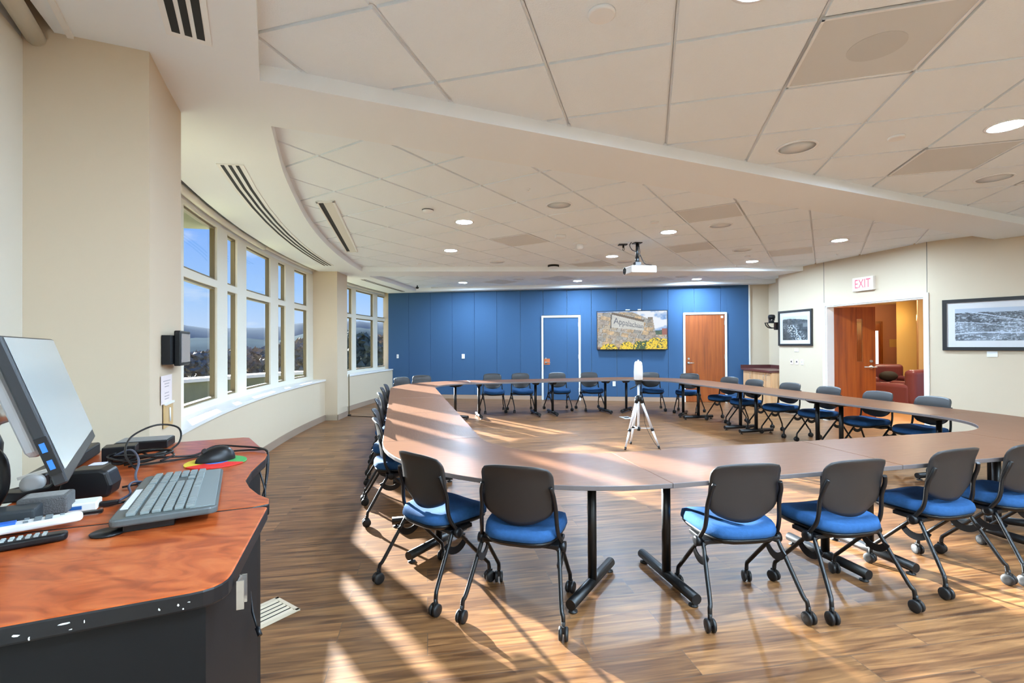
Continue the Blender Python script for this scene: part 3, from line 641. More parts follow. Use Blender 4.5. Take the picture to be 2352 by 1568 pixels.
for z, i, j, r, lab in DISC:
    k = MB(); q = ceil_at(z, i, j); k.lathe([(r, 0), (r, -.012), (r * .9, -.016)], 20); tag(k.build('cover_plate', M_cw, loc=q), lab, 'cover plate', 'round ceiling cover plates')
for z, i, j, lab in ((2, 1, 2, 'pin-sized sprinkler head above the middle of the middle bay'), (2, 2, 9, 'pin-sized sprinkler head right of the projector'), (2, 5, 11, 'pin-sized sprinkler head above the doorway'), (2, -4, 7, 'pin-sized sprinkler head near the far left of the middle bay')):
    k = MB(); k.lathe([(.02, 0), (.02, -.004), (.008, -.006), (.008, -.02), (.014, -.022)], 12); tag(k.build('sprinkler_head', M_cw, loc=ceil_at(z, i, j)), lab, 'sprinkler', 'ceiling sprinkler heads')
k = MB(); q = ceil_at(2, -1, 2); k.lathe([(.06, 0), (.06, -.015), (.045, -.03), (.0001, -.034)], 20); o = tag(k.build('smoke_detector', M_cw, loc=q), 'round smoke detector above the left downlight', 'smoke detector')
k = MB(); k.lathe([(.061, -.006), (.061, -.013)], 20); k.build('slot', M_dark, o)
def make_vent(z, i, j, lab, big=False):
    q = cc(z, i, j); t = thing('air_vent', lab, 'air vent', (q.x, q.y, T - .006), -GRID[z][2], 'perforated ceiling vents')
    w = TS - .016; k = MB(); k.box((0, 0, .004), (w, w, .008)); k.build('panel', M_vent, t)
    k = MB()
    for a in (-1, 1): k.box((a * (w / 2 - .006), 0, -.001), (.012, w, .006)); k.box((0, a * (w / 2 - .006), -.001), (w, .012, .006))
    k.build('frame', M_cw, t)
    if big:
        k = MB(); k.lathe([(.12, -.0005), (.12, -.0015)], 32, (.02, .0, 0)); k.build('speaker_grille', mat('vent_disc', rgb(202, 203, 201), .8), t)
make_vent(1, 3, 1, 'large grey perforated panel with a round grille at upper right', True); make_vent(1, 5, 4, 'grey perforated vent panel under the right downlight'); make_vent(1, 7, 5, 'grey vent panel cut by the right edge of the picture')
for (i, j), lab in zip(VENTS[2], ('grey vent panel in the middle of the middle bay', 'grey vent panel above the blue door by the far beam', 'grey vent panel nearest the diagonal beam', 'grey vent panel right of the projector', 'grey vent panel before the doorway wall')): make_vent(2, i, j, lab)
for (i, j), lab in zip(VENTS[3], ('grey vent in the far bay, leftmost', 'grey vent in the far bay, second from left', 'grey vent in the far bay behind the projector')): make_vent(3, i, j, lab)
# box detector, strobe, dome, pendant camera
q = ceil_at(2, 0, 5); k = MB(); k.box((0, 0, -.02), (.13, .07, .04), .3); tag(k.build('sensor_box', M_cw, loc=q, bevel=.008), 'small white sensor box left of the strobe', 'sensor')
t = thing('strobe_alarm', 'white ceiling strobe alarm with a curved lens', 'alarm', ceil_at(2, 0, 6)); k = MB(); k.lathe([(.10, 0), (.10, -.012), (.06, -.018)], 22); k.build('base', M_cw, t); k = MB(); k.lathe([(.045, -.018), (.048, -.06), (.03, -.085), (.0001, -.09)], 18); k.build('lens', M_cw, t)
t = thing('dome_speaker', 'black and white disc hanging close to the ceiling before the far beam', 'ceiling device', (.745, 8.64, T - .007)); k = MB(); k.lathe([(.10, 0), (.10, -.03), (.07, -.035)], 22); k.build('housing', M_dark, t); k = MB(); k.lathe([(.09, -.035), (.07, -.05), (.0001, -.055)], 20); k.build('cover', M_cw, t)
t = thing('ceiling_camera', 'small dark camera hanging from the far bay ceiling near the window', 'camera', (-2.24, 11.5, T - .007)); k = MB(); k.lathe([(.012, 0), (.012, -.03), (.035, -.035), (.03, -.075), (.0001, -.08)], 14); k.build('body', M_dark, t)
# linear slot light
a, b, c, d = Vector((-1.915, 4.738)), Vector((-1.722, 4.712)), Vector((-2.312, 7.289)), Vector((-2.499, 7.319))
t = thing('linear_fixture', 'long white recessed linear fixture along the curved fascia', 'linear light', (0, 0, 0)); k = MB()
def lerp(p, q, s): return p + (q - p) * s
for s0, s1, z0, z1 in ((0, .10, T - .02, T - .005), (.88, 1.0, T - .02, T - .005)): k.prism([tuple(lerp(a, b, s0)), tuple(lerp(a, b, s1)), tuple(lerp(d, c, s1)), tuple(lerp(d, c, s0))], z0, z1)
for s0, s1 in ((0, .012), (.985, 1.0)): k.prism([tuple(lerp(a, d, s0)), tuple(lerp(b, c, s0)), tuple(lerp(b, c, s1)), tuple(lerp(a, d, s1))], T - .02, T - .005)
k.build('frame', M_wht, t)
k = MB(); k.prism([tuple(lerp(a, b, .10)), tuple(lerp(a, b, .36)), tuple(lerp(d, c, .36)), tuple(lerp(d, c, .10))], T - .010, T - .008); k.build('slot', M_dark, t)
k = MB(); k.prism([tuple(lerp(a, b, .36)), tuple(lerp(a, b, .88)), tuple(lerp(d, c, .88)), tuple(lerp(d, c, .36))], T - .014, T - .010); k.build('reflector', M_wht2, t)
# slot diffusers in the soffit
def diffuser(lab, pts, slots, m=M_dark):
    """pts: inner and outer polyline of the strip in plan"""
    t = thing('slot_diffuser', lab, 'slot diffuser', (0, 0, 0), 0, 'slot diffusers in the soffit'); A, B = pts; n = len(A)
    k = MB(); k.prism([tuple(p) for p in A] + [tuple(p) for p in B[::-1]], S - .006, S - .0004); k.build('plate', M_wht, t)
    for s0, s1 in slots:
        k = MB(); p0 = [lerp(Vector(x), Vector(y), s0) for x, y in zip(A, B)]; p1 = [lerp(Vector(x), Vector(y), s1) for x, y in zip(A, B)]
        e = .02; p0[0] = lerp(p0[0], p0[1], e); p1[0] = lerp(p1[0], p1[1], e); p0[-1] = lerp(p0[-1], p0[-2], e); p1[-1] = lerp(p1[-1], p1[-2], e)
        k.prism([tuple(p) for p in p0] + [tuple(p) for p in p1[::-1]], S - .008, S - .0055); k.build('slot', m, t)
def off_arc(R0, R1, a0, a1, n=10):
    return [arc(R0 + 0 * i, a0 + (a1 - a0) * i / n) for i in range(n + 1)], [arc(R1, a0 + (a1 - a0) * i / n) for i in range(n + 1)]
def between(P, Q, bow, n=8):
    P, Q = Vector(P), Vector(Q); d = Q - P; nn = Vector((-d.y, d.x)).normalized(); return [P + d * (i / n) + nn * bow * 4 * (i / n) * (1 - i / n) for i in range(n + 1)]
diffuser('long three-slot air diffuser in the soffit above the curved window', (between((-2.150, 3.525), (-3.135, 8.04), .155), between((-1.965, 3.552), (-2.955, 8.045), .155)), ((.14, .27), (.42, .55), (.70, .83)))
diffuser('slot diffuser in the soffit before the far window', (between((-3.06, 9.76), (-2.74, 12.02), .02), between((-2.94, 9.74), (-2.63, 12.0), .02)), ((.15, .4), (.6, .85)))

# ------------------------------------------------------------------ tables
TZ = .664; TX0, TY0, PHI, TL, TR, TD = -.0741, 2.885, .2335, 1.4306, .7148, .6955
TW, TDD = 2 * TL + 2 * TR, 3 * TL + 2 * TR
def tw(p, q): return (TX0 + p * cos(PHI) - q * sin(PHI), TY0 + p * sin(PHI) + q * cos(PHI))
def top_mesh(poly, parent):
    k = MB(); k.prism(poly, TZ - .024, TZ); A = k
    o = k.build('tabletop', [M_top, M_edge], parent, bevel=.002, seg=1)
    for p in o.data.polygons: p.material_index = 0 if p.normal.z > .5 else 1
    return o
def t_leg(parent, x, y, a):
    """column at x,y with a foot along direction a"""
    d = Vector((cos(a), sin(a))); n = Vector((-d.y, d.x)); fl = .285
    k = MB(); k.tube([(x, y, .055), (x, y, TZ - .05)], .0245, 14); leg = k.build('leg', M_blk, parent)
    k = MB(); k.tube([(x - d.x * fl, y - d.y * fl, .045), (x + d.x * fl, y + d.y * fl, .045)], .027, 14); k.build('foot', M_blk, leg)
    for s in (-1, 1):
        k = MB(); k.lathe([(.024, 0), (.024, .006), (.008, .010), (.008, .022)], 10, (x + s * d.x * (fl - .03), y + s * d.y * (fl - .03), 0)); k.build('glide', M_rub, leg)
    k = MB(); vs = []
    for s, w, z in ((1, .21, TZ - .025), (1, .09, TZ - .085)):
        for t_, u_ in ((-w, -.035), (w, -.035), (w, .035), (-w, .035)): vs.append((x + d.x * t_ + n.x * u_, y + d.y * t_ + n.y * u_, z))
    k._add(vs, [(0, 1, 2, 3), (7, 6, 5, 4), (0, 4, 5, 1), (1, 5, 6, 2), (2, 6, 7, 3), (3, 7, 4, 0)]); k.build('bracket', M_plas2, leg, bevel=.006)
def make_rect():
    t = thing('conference_table', '', 'table', group='straight tables of the table ring'); g = .002
    top_mesh([(g, -TD), (TL - g, -TD), (TL - g, 0), (g, 0)], t)
    for x in (.17, TL - .17): t_leg(t, x, -TD / 2, pi / 2)
    return t
def make_corner():
    t = thing('corner_table', '', 'table', group='quarter-round corner tables'); n = 18      # centre at origin, spans 180..270 deg
    P = [(TR * cos(radians(180 + 90 * i / n)), TR * sin(radians(180 + 90 * i / n))) for i in range(n + 1)]
    Q = [((TR + TD) * cos(radians(270 - 90 * i / n)), (TR + TD) * sin(radians(270 - 90 * i / n))) for i in range(n + 1)]
    top_mesh(P + Q, t); m = TR + TD / 2
    t_leg(t, -.27, -m + .02, radians(45)); t_leg(t, -m + .02, -.27, radians(45)); return t
p0 = make_rect(); first = True
RECT = [(TR, 0, 0, 'straight table directly behind the two chairs nearest the camera, right of the rounded corner'), (TR + TL, 0, 0, 'straight table at the right front, behind the two rightmost near chairs')]
RECT += [(0, TR + TL * (i + 1), -pi / 2, l) for i, l in enumerate(('nearest straight table of the left row, striped by sunlight', 'middle straight table of the left row, striped by sunlight', 'farthest straight table of the left row'))]
RECT += [(TW, TR + TL * i, pi / 2, l) for i, l in enumerate(('straight table of the right row nearest the camera, before the doorway', 'middle straight table of the right row, before the small framed photograph', 'farthest straight table of the right row, before the counter niche'))]
RECT += [(TR + TL * (i + 1), TDD, pi, l) for i, l in enumerate(('straight table of the far row at left, before the blue wall panels', 'straight table of the far row at right, before the blue door'))]
for p, q, a, lab in RECT:
    x, y = tw(p, q); t = p0 if first else dup(p0, (x, y, 0), 0, lab); first = False
    t.location = (x, y, 0); t.rotation_euler = (0, 0, a + PHI); t['label'] = lab
c0 = make_corner(); first = True
for p, q, a, lab in ((TR, TR, 0, 'rounded corner table at the near left of the ring'), (TW - TR, TR, pi / 2, 'rounded corner table at the right edge of the picture'), (TW - TR, TDD - TR, pi, 'rounded corner table at the far right, before the wood door'), (TR, TDD - TR, -pi / 2, 'rounded corner table at the far left, below the far window')):
    x, y = tw(p, q); t = c0 if first else dup(c0, (x, y, 0), 0, lab); first = False
    t.location = (x, y, 0); t.rotation_euler = (0, 0, a + PHI); t['label'] = lab

# ------------------------------------------------------------------ chairs
def make_chair():
    t = thing('nesting_chair', '', 'chair', group='nesting chairs around the table ring')
    # seat cushion
    def seat(u, v):
        a = 2 * pi * u; r = v
        return None
    k = MB(); N = 28; rings = []
    def outline(a, s):
        cx, sy = cos(a), sin(a); e = 3.6
        rr = 1 / (abs(cx) ** e + abs(sy) ** e) ** (1 / e)
        x = rr * cx * .198; y = rr * sy * .212
        x *= 1 + .06 * (y / .2); return x * s, y * s + .03
    prof = ((.93, .385), (1.0, .397), (1.0, .413), (.97, .428), (.88, .437), (.6, .437), (.25, .433))
    vs = []
    for s, z in prof:
        for i in range(N):
            x, y = outline(2 * pi * i / N, s); zz = z
            f = max(0, (y - .10) / .14); zz -= .022 * f * f * (1 if z > .41 else .8); zz += .014 * (abs(x) / .2) ** 2 * (z > .42)
            vs.append((x, y, zz))
    vs.append((0, .03, .431)); fs = []
    for j in range(len(prof) - 1):
        for i in range(N): fs.append((j * N + i, j * N + (i + 1) % N, (j + 1) * N + (i + 1) % N, (j + 1) * N + i))
    for i in range(N): fs.append(((len(prof) - 1) * N + i, (len(prof) - 1) * N + (i + 1) % N, len(vs) - 1))
    fs.append(tuple(range(N - 1, -1, -1))); k._add(vs, fs, True); k.build('seat', M_fab, t)
    k = MB(); vs = []
    for s, z in ((.90, .362), (.97, .378), (.97, .388)):
        for i in range(N):
            x, y = outline(2 * pi * i / N, s); f = max(0, (y - .10) / .14); vs.append((x, y, z - .018 * f * f))
    fs = [(j * N + i, j * N + (i + 1) % N, (j + 1) * N + (i + 1) % N, (j + 1) * N + i) for j in range(2) for i in range(N)]
    fs += [tuple(range(N - 1, -1, -1)), tuple(range(2 * N, 3 * N))]; k._add(vs, fs, True); k.build('seat_pan', M_plas2, t)
    # back shell: curved, flaring lip at the top, rounded lower edge
    k = MB(); NU, NV = 16, 14
    def back(off):
        def fn(u, v):
            w = u * 2 - 1; z = .456 + .306 * v
            hw = .184 * (1 - .30 * max(0, (0.38 - v) / .38) ** 2.6 - .13 * max(0, (v - .80) / .20) ** 2.4)
            zz = z + .0 - .030 * (1 - v) ** 3 * (1 - w * w) * 1.0 + .028 * (1 - v) ** 3 - .016 * max(0, v - .7) / .3 * abs(w) ** 3
            y = -.118 - .045 * v + .028 * w * w - .020 * max(0, (v - .72) / .28) ** 2 + off
            return (hw * w, y, zz)
        return fn
    f0, f1 = back(0), back(-.011); vs = []; fs = []
    for fn in (f0, f1):
        for i in range(NU + 1):
            for j in range(NV + 1): vs.append(fn(i / NU, j / NV))
    W_ = NV + 1; H_ = (NU + 1) * W_
    for i in range(NU):
        for j in range(NV):
            a = i * W_ + j; fs.append((a, a + W_, a + W_ + 1, a + 1)); fs.append((H_ + a, H_ + a + 1, H_ + a + W_ + 1, H_ + a + W_))
    for j in range(NV): fs.append((j, j + 1, H_ + j + 1, H_ + j)); a = NU * W_ + j; fs.append((a + 1, a, H_ + a, H_ + a + 1))
    for i in range(NU): a = i * W_; fs.append((a + W_, a, H_ + a, H_ + a + W_)); a = i * W_ + NV; fs.append((a, a + W_, H_ + a + W_, H_ + a))
    k._add(vs, fs, True); k.build('backrest', M_plas, t)
    for s in (-1, 1):
        k = MB(); k.tube(crom([(s * .172, -.152, .66), (s * .184, -.142, .62), (s * .190, -.118, .55), (s * .194, -.112, .475), (s * .198, -.100, .425), (s * .208, -.072, .375), (s * .210, -.060, .355)], 5), .0105, 10); k.build('back_frame', M_blk, t)
        k = MB(); M = Matrix.Rotation(pi / 2, 4, 'Y'); k.lathe([(.012, -.016), (.026, -.014), (.026, .014), (.012, .016)], 16, (s * .214, -.062, .350), M); k.build('pivot_knob', M_plas2, t)
        k = MB(); k.tube(crom([(s * .10, -.085, .350), (s * .17, -.087, .350), (s * .196, -.092, .343), (s * .203, -.102, .325), (s * .235, -.215, .135), (s * .246, -.235, .105), (s * .248, -.240, .07)], 5), .0105, 10); lg = k.build('leg', M_blk, t); caster((s * .250, -.245), .12 * s, lg)
        k = MB(); k.tube(crom([(s * .205, -.050, .345), (s * .203, .0, .295), (s * .202, .155, .135), (s * .203, .182, .105), (s * .204, .187, .07)], 5), .0105, 10); lg = k.build('leg', M_blk, t); caster((s * .205, .19), -.25 * s, lg)
        k = MB(); P = []; Q = []
        for i in range(13):
            a = radians(200 + 140 * i / 12); P.append((.088 * cos(a), .088 * sin(a))); Q.append((.058 * cos(a), .050 * sin(a)))
        poly = P + Q[::-1]; M = Matrix(((0, 0, 1, 0), (1, 0, 0, 0), (0, 1, 0, 0), (0, 0, 0, 1))); b = MB(); b.prism(poly, -.003, .003)
        k._add([tuple((M @ Vector(v)) + Vector((s * .203, -.065, .325))) for v in b.v], b.f); k.build('leg_bracket', M_plas2, t)
        k = MB(); k.box((s * .15, -.02, .355), (.10, .16, .022)); k.build('seat_bracket', M_plas2, t, bevel=.004)
    return t
def caster(xy, a, parent):
    x, y = xy; k = MB(); k.tube([(x, y, .085), (x, y, .045)], .008, 8); M = Matrix.Rotation(a, 4, 'Z') @ Matrix.Rotation(pi / 2, 4, 'Y')
    for s in (-1, 1): k.lathe([(.010, -.008), (.027, -.008), (.031, -.004), (.031, .004), (.027, .008), (.010, .008)], 16, (x + s * .0135 * cos(a), y + s * .0135 * sin(a), .031), M)
    k.box((x, y, .052), (.012, .03, .03), a); k.build('caster', M_rub, parent)
# (x, y, facing angle in degrees, label)
CH = [(-.413, 2.768, 48.5, 'blue-seated chair at the near left corner, angled towards the rounded table end'), (.06, 2.52, 73, 'blue-seated chair in front of the rounded corner table, seen squarely from behind'),
      (1.14, 2.545, 96.5, 'chair in the near row with its blue seat lit pale by the sun'), (1.72, 2.62, 102, 'near-row chair right of the sunlit-seat chair'), (2.44, 2.86, 107, 'near-row chair second from the right edge of the picture'), (2.99, 2.995, 108, 'near-row chair cut by the right edge of the picture'),
      (-.93, 3.92, 18, 'left-row chair nearest the camera, sunlit from the window side'), (-1.10, 4.48, 14, 'second left-row chair from the camera'), (-1.31, 5.31, 13, 'third left-row chair from the camera'), (-1.47, 6.0, 13, 'fourth left-row chair from the camera'), (-1.64, 6.75, 13, 'fifth left-row chair from the camera'), (-1.73, 7.28, 10, 'left-row chair farthest from the camera'),
      (-1.90, 8.78, -35, 'chair at the far left corner, nearest the far window'), (-1.68, 9.25, -62, 'chair at the far left corner, right of the one by the window'),
      (-.37, 9.68, -77, 'far-row chair leftmost, left of the blue door'), (.20, 9.78, -77, 'far-row chair just left of the blue door'), (.96, 9.92, -77, 'far-row chair in front of the blue door, left one'), (1.63, 9.96, -77, 'far-row chair at the right side of the blue door'), (2.84, 9.85, -90, 'far chair behind the tripod, below the television'), (3.42, 9.46, -125, 'far corner chair in front of the wood door'),
      (3.68, 8.44, 205, 'right-row chair farthest from the camera, at the right edge of the wood door'), (3.80, 7.84, 197, 'right-row chair before the tan counter cabinet'), (3.975, 7.14, 196, 'right-row chair below the small framed photograph'), (4.13, 6.51, 194, 'right-row chair before the left jamb of the doorway'), (4.28, 5.83, 194, 'right-row chair before the open wood door leaf'), (4.42, 5.23, 193, 'right-row chair nearest the camera, before the right jamb of the doorway')]
ch0 = make_chair()
for n, (x, y, a, lab) in enumerate(CH):
    if n == 0: ch0.location = (x, y, 0); ch0.rotation_euler = (0, 0, radians(a - 90)); ch0['label'] = lab
    else: dup(ch0, (x, y, 0), radians(a - 90), lab)

# ------------------------------------------------------------------ tripod with conference camera
t = thing('tripod', 'silver tripod standing inside the table ring', 'tripod', (1.64, 6.31, 0)); c0_ = Vector((1.64, 6.31))
for n, f in enumerate(((1.432, 6.173), (1.884, 6.24), (1.591, 6.531))):
    f = Vector(f) - c0_; a = Vector((f.x * .12, f.y * .12, .62)); b = Vector((f.x, f.y, .015)); k = MB(); m_ = a.lerp(b, .62)
    k.tube([a, m_], .017, 8); k.tube([m_, b], .012, 8); lg = k.build('leg', M_alu, t)
    k = MB(); k.tube([a + Vector((0, 0, .03)), a.lerp(b, .07)], .024, 8); k.tube([a.lerp(b, .6), a.lerp(b, .65)], .021, 8); k.tube([a.lerp(b, .965), b - Vector((0, 0, .012))], [.015, .013], 8); k.build('leg_clamp', M_plas2, lg)
    k = MB(); k.tube([(0, 0, .25), a.lerp(b, .60)], .007, 6); k.build('spreader', M_alu, lg)
k = MB(); k.tube([(0, 0, .22), (0, 0, .82)], .014, 10); k.build('centre_column', M_alu, t)
k = MB(); k.lathe([(.02, .60), (.045, .61), (.045, .66), (.02, .68)], 12); k.lathe([(.022, .22), (.022, .27)], 10); k.build('collar', M_plas2, t)
k = MB(); k.box((0, 0, .84), (.07, .05, .04)); k.lathe([(.03, .855), (.055, .865), (.055, .875)], 14); k.tube([(0, 0, .83), (-.05, -.05, .80), (-.13, -.08, .765)], .008, 6); k.build('tripod_head', M_plas2, t)
k = MB(); k.tube(crom([(.02, -.01, .80), (.06, -.02, .55), (.08, -.03, .30), (.22, -.12, .02), (.34, -.2, .006)], 6), .003, 5); k.build('cable', M_plas2, t)
t = thing('conference_camera', 'white pill-shaped camera standing on the silver tripod', 'camera', (1.64, 6.31, .876))
k = MB(); k.lathe([(.048, 0), (.056, .012), (.0575, .10), (.053, .19), (.046, .228), (.034, .243), (.0001, .247)], 24); k.build('body', M_wht, t)
k = MB(); k.lathe([(.012, .246), (.012, .262), (.0001, .264)], 12); k.build('top_button', M_wht2, t)
k = MB(); k.lathe([(.0001, 0), (.008, .003)], 10, (.03, -.045, .20), Matrix.Rotation(pi / 2, 4, 'X')); k.build('indicator', M_steel, t)

# ------------------------------------------------------------------ projector
t = thing('projector', 'white ceiling projector with its lens towards the left', 'projector', (1.775, 6.73, 2.315), radians(8))
k = MB(); k.box((0, 0, .048), (.355, .33, .094)); k.build('body', M_wht, t, bevel=.012, seg=3)
k = MB(); Mx = Matrix.Rotation(-pi / 2, 4, 'Y'); k.lathe([(.050, -.002), (.050, .006), (.034, .008), (.030, -.006)], 22, (-.178, .105 * -1 + .20, .052), Mx); k.build('lens_ring', M_plas2, t)
k = MB(); k.lathe([(.031, 0), (.02, .004), (.0001, .006)], 18, (-.178, .095, .052), Mx); k.build('lens', mat('lens_glass', rgb(70, 78, 84), .1, metal=.6), t)
k = MB()
for x in (-.11, -.085, -.06, .0, .025, .055, .085, .115):
    for z in range(4): k.box((x, -.1655, .024 + z * .017), (.015, .002, .012))
k.build('vent_grille', mat('grille_tan', rgb(198, 168, 138), .7), t)
k = MB(); k.box((-.05, .02, .097), (.14, .2, .006)); k.build('top_panel', M_plas2, t)
t = thing('projector_mount', 'black pole mount carrying the white projector', 'projector mount', (1.755, 6.77, 2.41), radians(8))
k = MB(); k.box((0, 0, T - 2.41 - .012), (.11, .11, .012)); k.build('ceiling_plate', M_blk, t)
k = MB(); k.tube([(0, 0, .09), (0, 0, T - 2.425)], .020, 12); k.tube([(0, 0, .06), (0, 0, .15)], .027, 12); k.build('pole', M_blk, t)
k = MB(); k.box((0, 0, .05), (.08, .08, .05)); k.box((0, 0, .014), (.16, .12, .012)); k.tube([(0, 0, .04), (-.12, .06, .005)], .008, 6); k.tube([(0, 0, .04), (.12, .06, .005)], .008, 6); k.tube([(0, 0, .04), (-.1, -.09, .005)], .008, 6); k.tube([(0, 0, .04), (.1, -.09, .005)], .008, 6); k.build('bracket', mat('mount_brown', rgb(52, 40, 34), .5), t)
k = MB(); k.tube(crom([(-.10, -.04, .345), (-.125, -.04, .30), (-.09, -.04, .24), (-.03, -.05, .21), (.02, -.05, .17), (.06, -.05, .09), (.10, -.05, .045), (.17, -.02, .04), (.21, -.02, .03), (.215, -.03, .0)], 6), .0055, 6)
k.tube(crom([(.02, .0, .34), (.03, -.02, .22), (.02, -.03, .15)], 5), .005, 6); k.build('cable', M_plas2, t)
t = thing('cable_outlet', 'small dark ceiling plate with a hanging loop beside the projector pole', 'outlet', (1.575, 6.87, T - .007)); k = MB(); k.box((0, 0, -.006), (.12, .09, .012)); k.build('plate', M_plas2, t); k = MB(); k.tube([(.01, 0, -.01), (.01, 0, -.05)], .014, 8); k.tube(crom([(.01, 0, -.05), (.0, 0, -.08), (.02, 0, -.085), (.025, 0, -.05)], 4), .004, 5); k.build('plug', M_plas2, t)

# ------------------------------------------------------------------ television
def hash2(i, j, s=0): return (sin(i * 127.1 + j * 311.7 + s * 74.7) * 43758.5453) % 1.0
def vnoise(x, y, s=0):
    i, j = math.floor(x), math.floor(y); fx, fy = x - i, y - j; fx = fx * fx * (3 - 2 * fx); fy = fy * fy * (3 - 2 * fy)
    return (hash2(i, j, s) * (1 - fx) + hash2(i + 1, j, s) * fx) * (1 - fy) + (hash2(i, j + 1, s) * (1 - fx) + hash2(i + 1, j + 1, s) * fx) * fy
def fbm(x, y, s=0): return .5 * vnoise(x, y, s) + .27 * vnoise(x * 2.1, y * 2.1, s + 1) + .15 * vnoise(x * 4.3, y * 4.3, s + 2) + .08 * vnoise(x * 8.7, y * 8.7, s + 3)
def stone(x, y, c=None):
    best = (9, 0); row = math.floor(y)
    for r in (row - 1, row, row + 1):
        for q in range(math.floor(x / 1.6) - 1, math.floor(x / 1.6) + 2):
            px = (q + .5 + .5 * (hash2(q, r, 5) - .5) + .5 * (r % 2)) * 1.6; py = r + .5 + .5 * (hash2(q, r, 6) - .5); d = max(abs(x - px) / 1.45, abs(y - py)) + .25 * (fbm(x * 3, y * 3, 4) - .5)
            if d < best[0]: best = (d, hash2(q, r, 9))
    d, h = best; b = .75 + .5 * fbm(x * 2, y * 2, 2)
    if d > .50: return (176, 172, 164)
    base = ((166, 152, 130), (186, 160, 124), (150, 146, 138), (172, 158, 142), (196, 168, 128))[int(h * 4.99)]
    k = b * (.72 if d > .44 else 1); return tuple(min(255, c_ * k) for c_ in base)
def tv_pix(u, v):          # u right 0..1, v down 0..1
    top = -.06 + .0 * u
    # upper edge of the stone wall
    edge = .02 + max(0, (u - .50)) * .78
    pil = .73 < u < .80 + .10 * max(0, v - .2) and v > .16
    wall = (u < .74 and v > edge) or pil
    if u > .80 and v > .62 and u < 1 and v > .60 + .03 * (1 - u): wall = True
    col = None
    if wall:
        sh = 1.0 if not pil else .92
        col = tuple(c * sh for c in stone(u * 14 + v * 2.2, v * 9 - u * 2.4))
        if pil and v < .23: col = (128, 116, 100)
        l, r = .195 + (.02) * (1 - v), .675; t_ = .07 + (u - .19) * .46; b_ = .42 + (u - .19) * .20
        if l < u < r:
            if t_ - .06 < v < t_: col = (104, 88, 70)
            elif t_ <= v <= b_: g = 196 + 26 * fbm(u * 30, v * 30, 8) - 13; col = (g, g - 2, g - 10)
        if l - .018 < u <= l and t_ < v < b_ + .03: col = (96, 90, 80)
    else:
        n = fbm(u * 5, v * 5 + 1.3, 3); g = max(0, min(1, (n - .38) * 5.0 - max(0, v - .38) * 3)); g2 = max(0, min(1, 1 - abs(u - .84) * 8 - abs(v - .45) * 9)); g = max(g, g2)
        col = tuple(a * (1 - g) + b * g for a, b in zip((84, 132, 200), (226, 230, 236)))
        if v > .50 + .15 * abs(u - .95) and u > .83: col = (56, 82, 62) if fbm(u * 40, v * 40, 1) > .45 else (76, 100, 72)
        if u > .93 and v > .46: col = (150, 84, 66)
    for cx, cy, rx, ry, gr in ((.17, 1.0, .125, .145, .3), (.43, .99, .105, .19, .18), (.60, .98, .085, .20, .45), (.70, 1.0, .14, .22, .72), (.83, .96, .13, .26, .25), (.94, .97, .13, .25, .22), (.87, 1.0, .16, .16, .2)):
        if ((u - cx) / rx) ** 2 + ((v - cy) / ry) ** 2 < 1 + .12 * (fbm(u * 60, v * 40, 7) - .5):
            n = vnoise(u * 90, v * 55, 11)
            col = ((46, 74, 34) if n < .5 * gr + .12 else (70, 92, 40)) if n < gr + .08 else ((238, 206, 24) if n > .5 else (212, 176, 20))
    if v > .955 and col[0] > 120 and col[2] > 90: col = (112, 84, 70)
    return col
def picture(name, fn, nu, nv, P, m, parent):
    """P(u,v) -> 3-D point; fn(u,v) -> sRGB colour"""
    k = MB()
    for i in range(nu):
        for j in range(nv):
            c = fn((i + .5) / nu, (j + .5) / nv); k.color = lin([max(0, min(255, x)) / 255 for x in c])
            k._add([P(i / nu, j / nv), P(i / nu, (j + 1) / nv), P((i + 1) / nu, (j + 1) / nv), P((i + 1) / nu, j / nv)], [(0, 1, 2, 3)])
    return k.build(name, m, parent, recalc=False)
s0, s1, z0, z1 = bs(2.029) - .008, bs(3.617) + .0, 1.208, 2.128
t = thing('television', 'wall-mounted television showing a stone campus sign and yellow flowers', 'television', tuple(bw((s0 + s1) / 2, 0, 0))); TO = Vector(t.location)
def rel(p): return Vector(p) - TO
k = MB(); k.wallbox(rel(bw(s0)), rel(bw(s1)), z0, z1, .05, -1, .05); k.build('casing', M_plas2, t, bevel=.004)
k = MB(); k.wallbox(rel(bw(s0 + .55)), rel(bw(s1 - .55)), 1.35, 1.9, .037, -1, 0.0125); k.build('wall_bracket', M_blk, t)
bz = .016
M_tv = attr_mat('tv_screen', 1.0)
scr = picture('screen', tv_pix, 140, 80, lambda u, v: tuple(rel(bw(s0 + bz + (s1 - s0 - 2 * bz) * u, .1008, z1 - bz - (z1 - z0 - 2 * bz) * v))), M_tv, t)
def tv_text(txt, u0, u1, v0, slope, h0, h1, m, cap=1.0):
    vs, fs = text_mesh(txt, 1.0); xs = [v[0] for v in vs]; a, b = min(xs), max(xs); out = []
    for x, y, z in vs:
        w = (x - a) / (b - a); u = u0 + (u1 - u0) * (w ** .86); hh = h0 + (h1 - h0) * w; v = v0 + slope * (u - u0) - y * hh
        out.append(tuple(rel(bw(s0 + bz + (s1 - s0 - 2 * bz) * u, .1016, z1 - bz - (z1 - z0 - 2 * bz) * v))))
    k = MB(); k._add(out, fs); k.build('screen_lettering', m, scr, recalc=False)
M_txt = mat('screen_text', (.01, .01, .01, 1), .5, emit=(rgb(96, 98, 108), 1.0))
tv_text('Appalachian', .235, .665, .245, .385, .245, .165, M_txt); tv_text('STATE UNIVERSITY', .43, .665, .385, .24, .052, .042, M_txt)
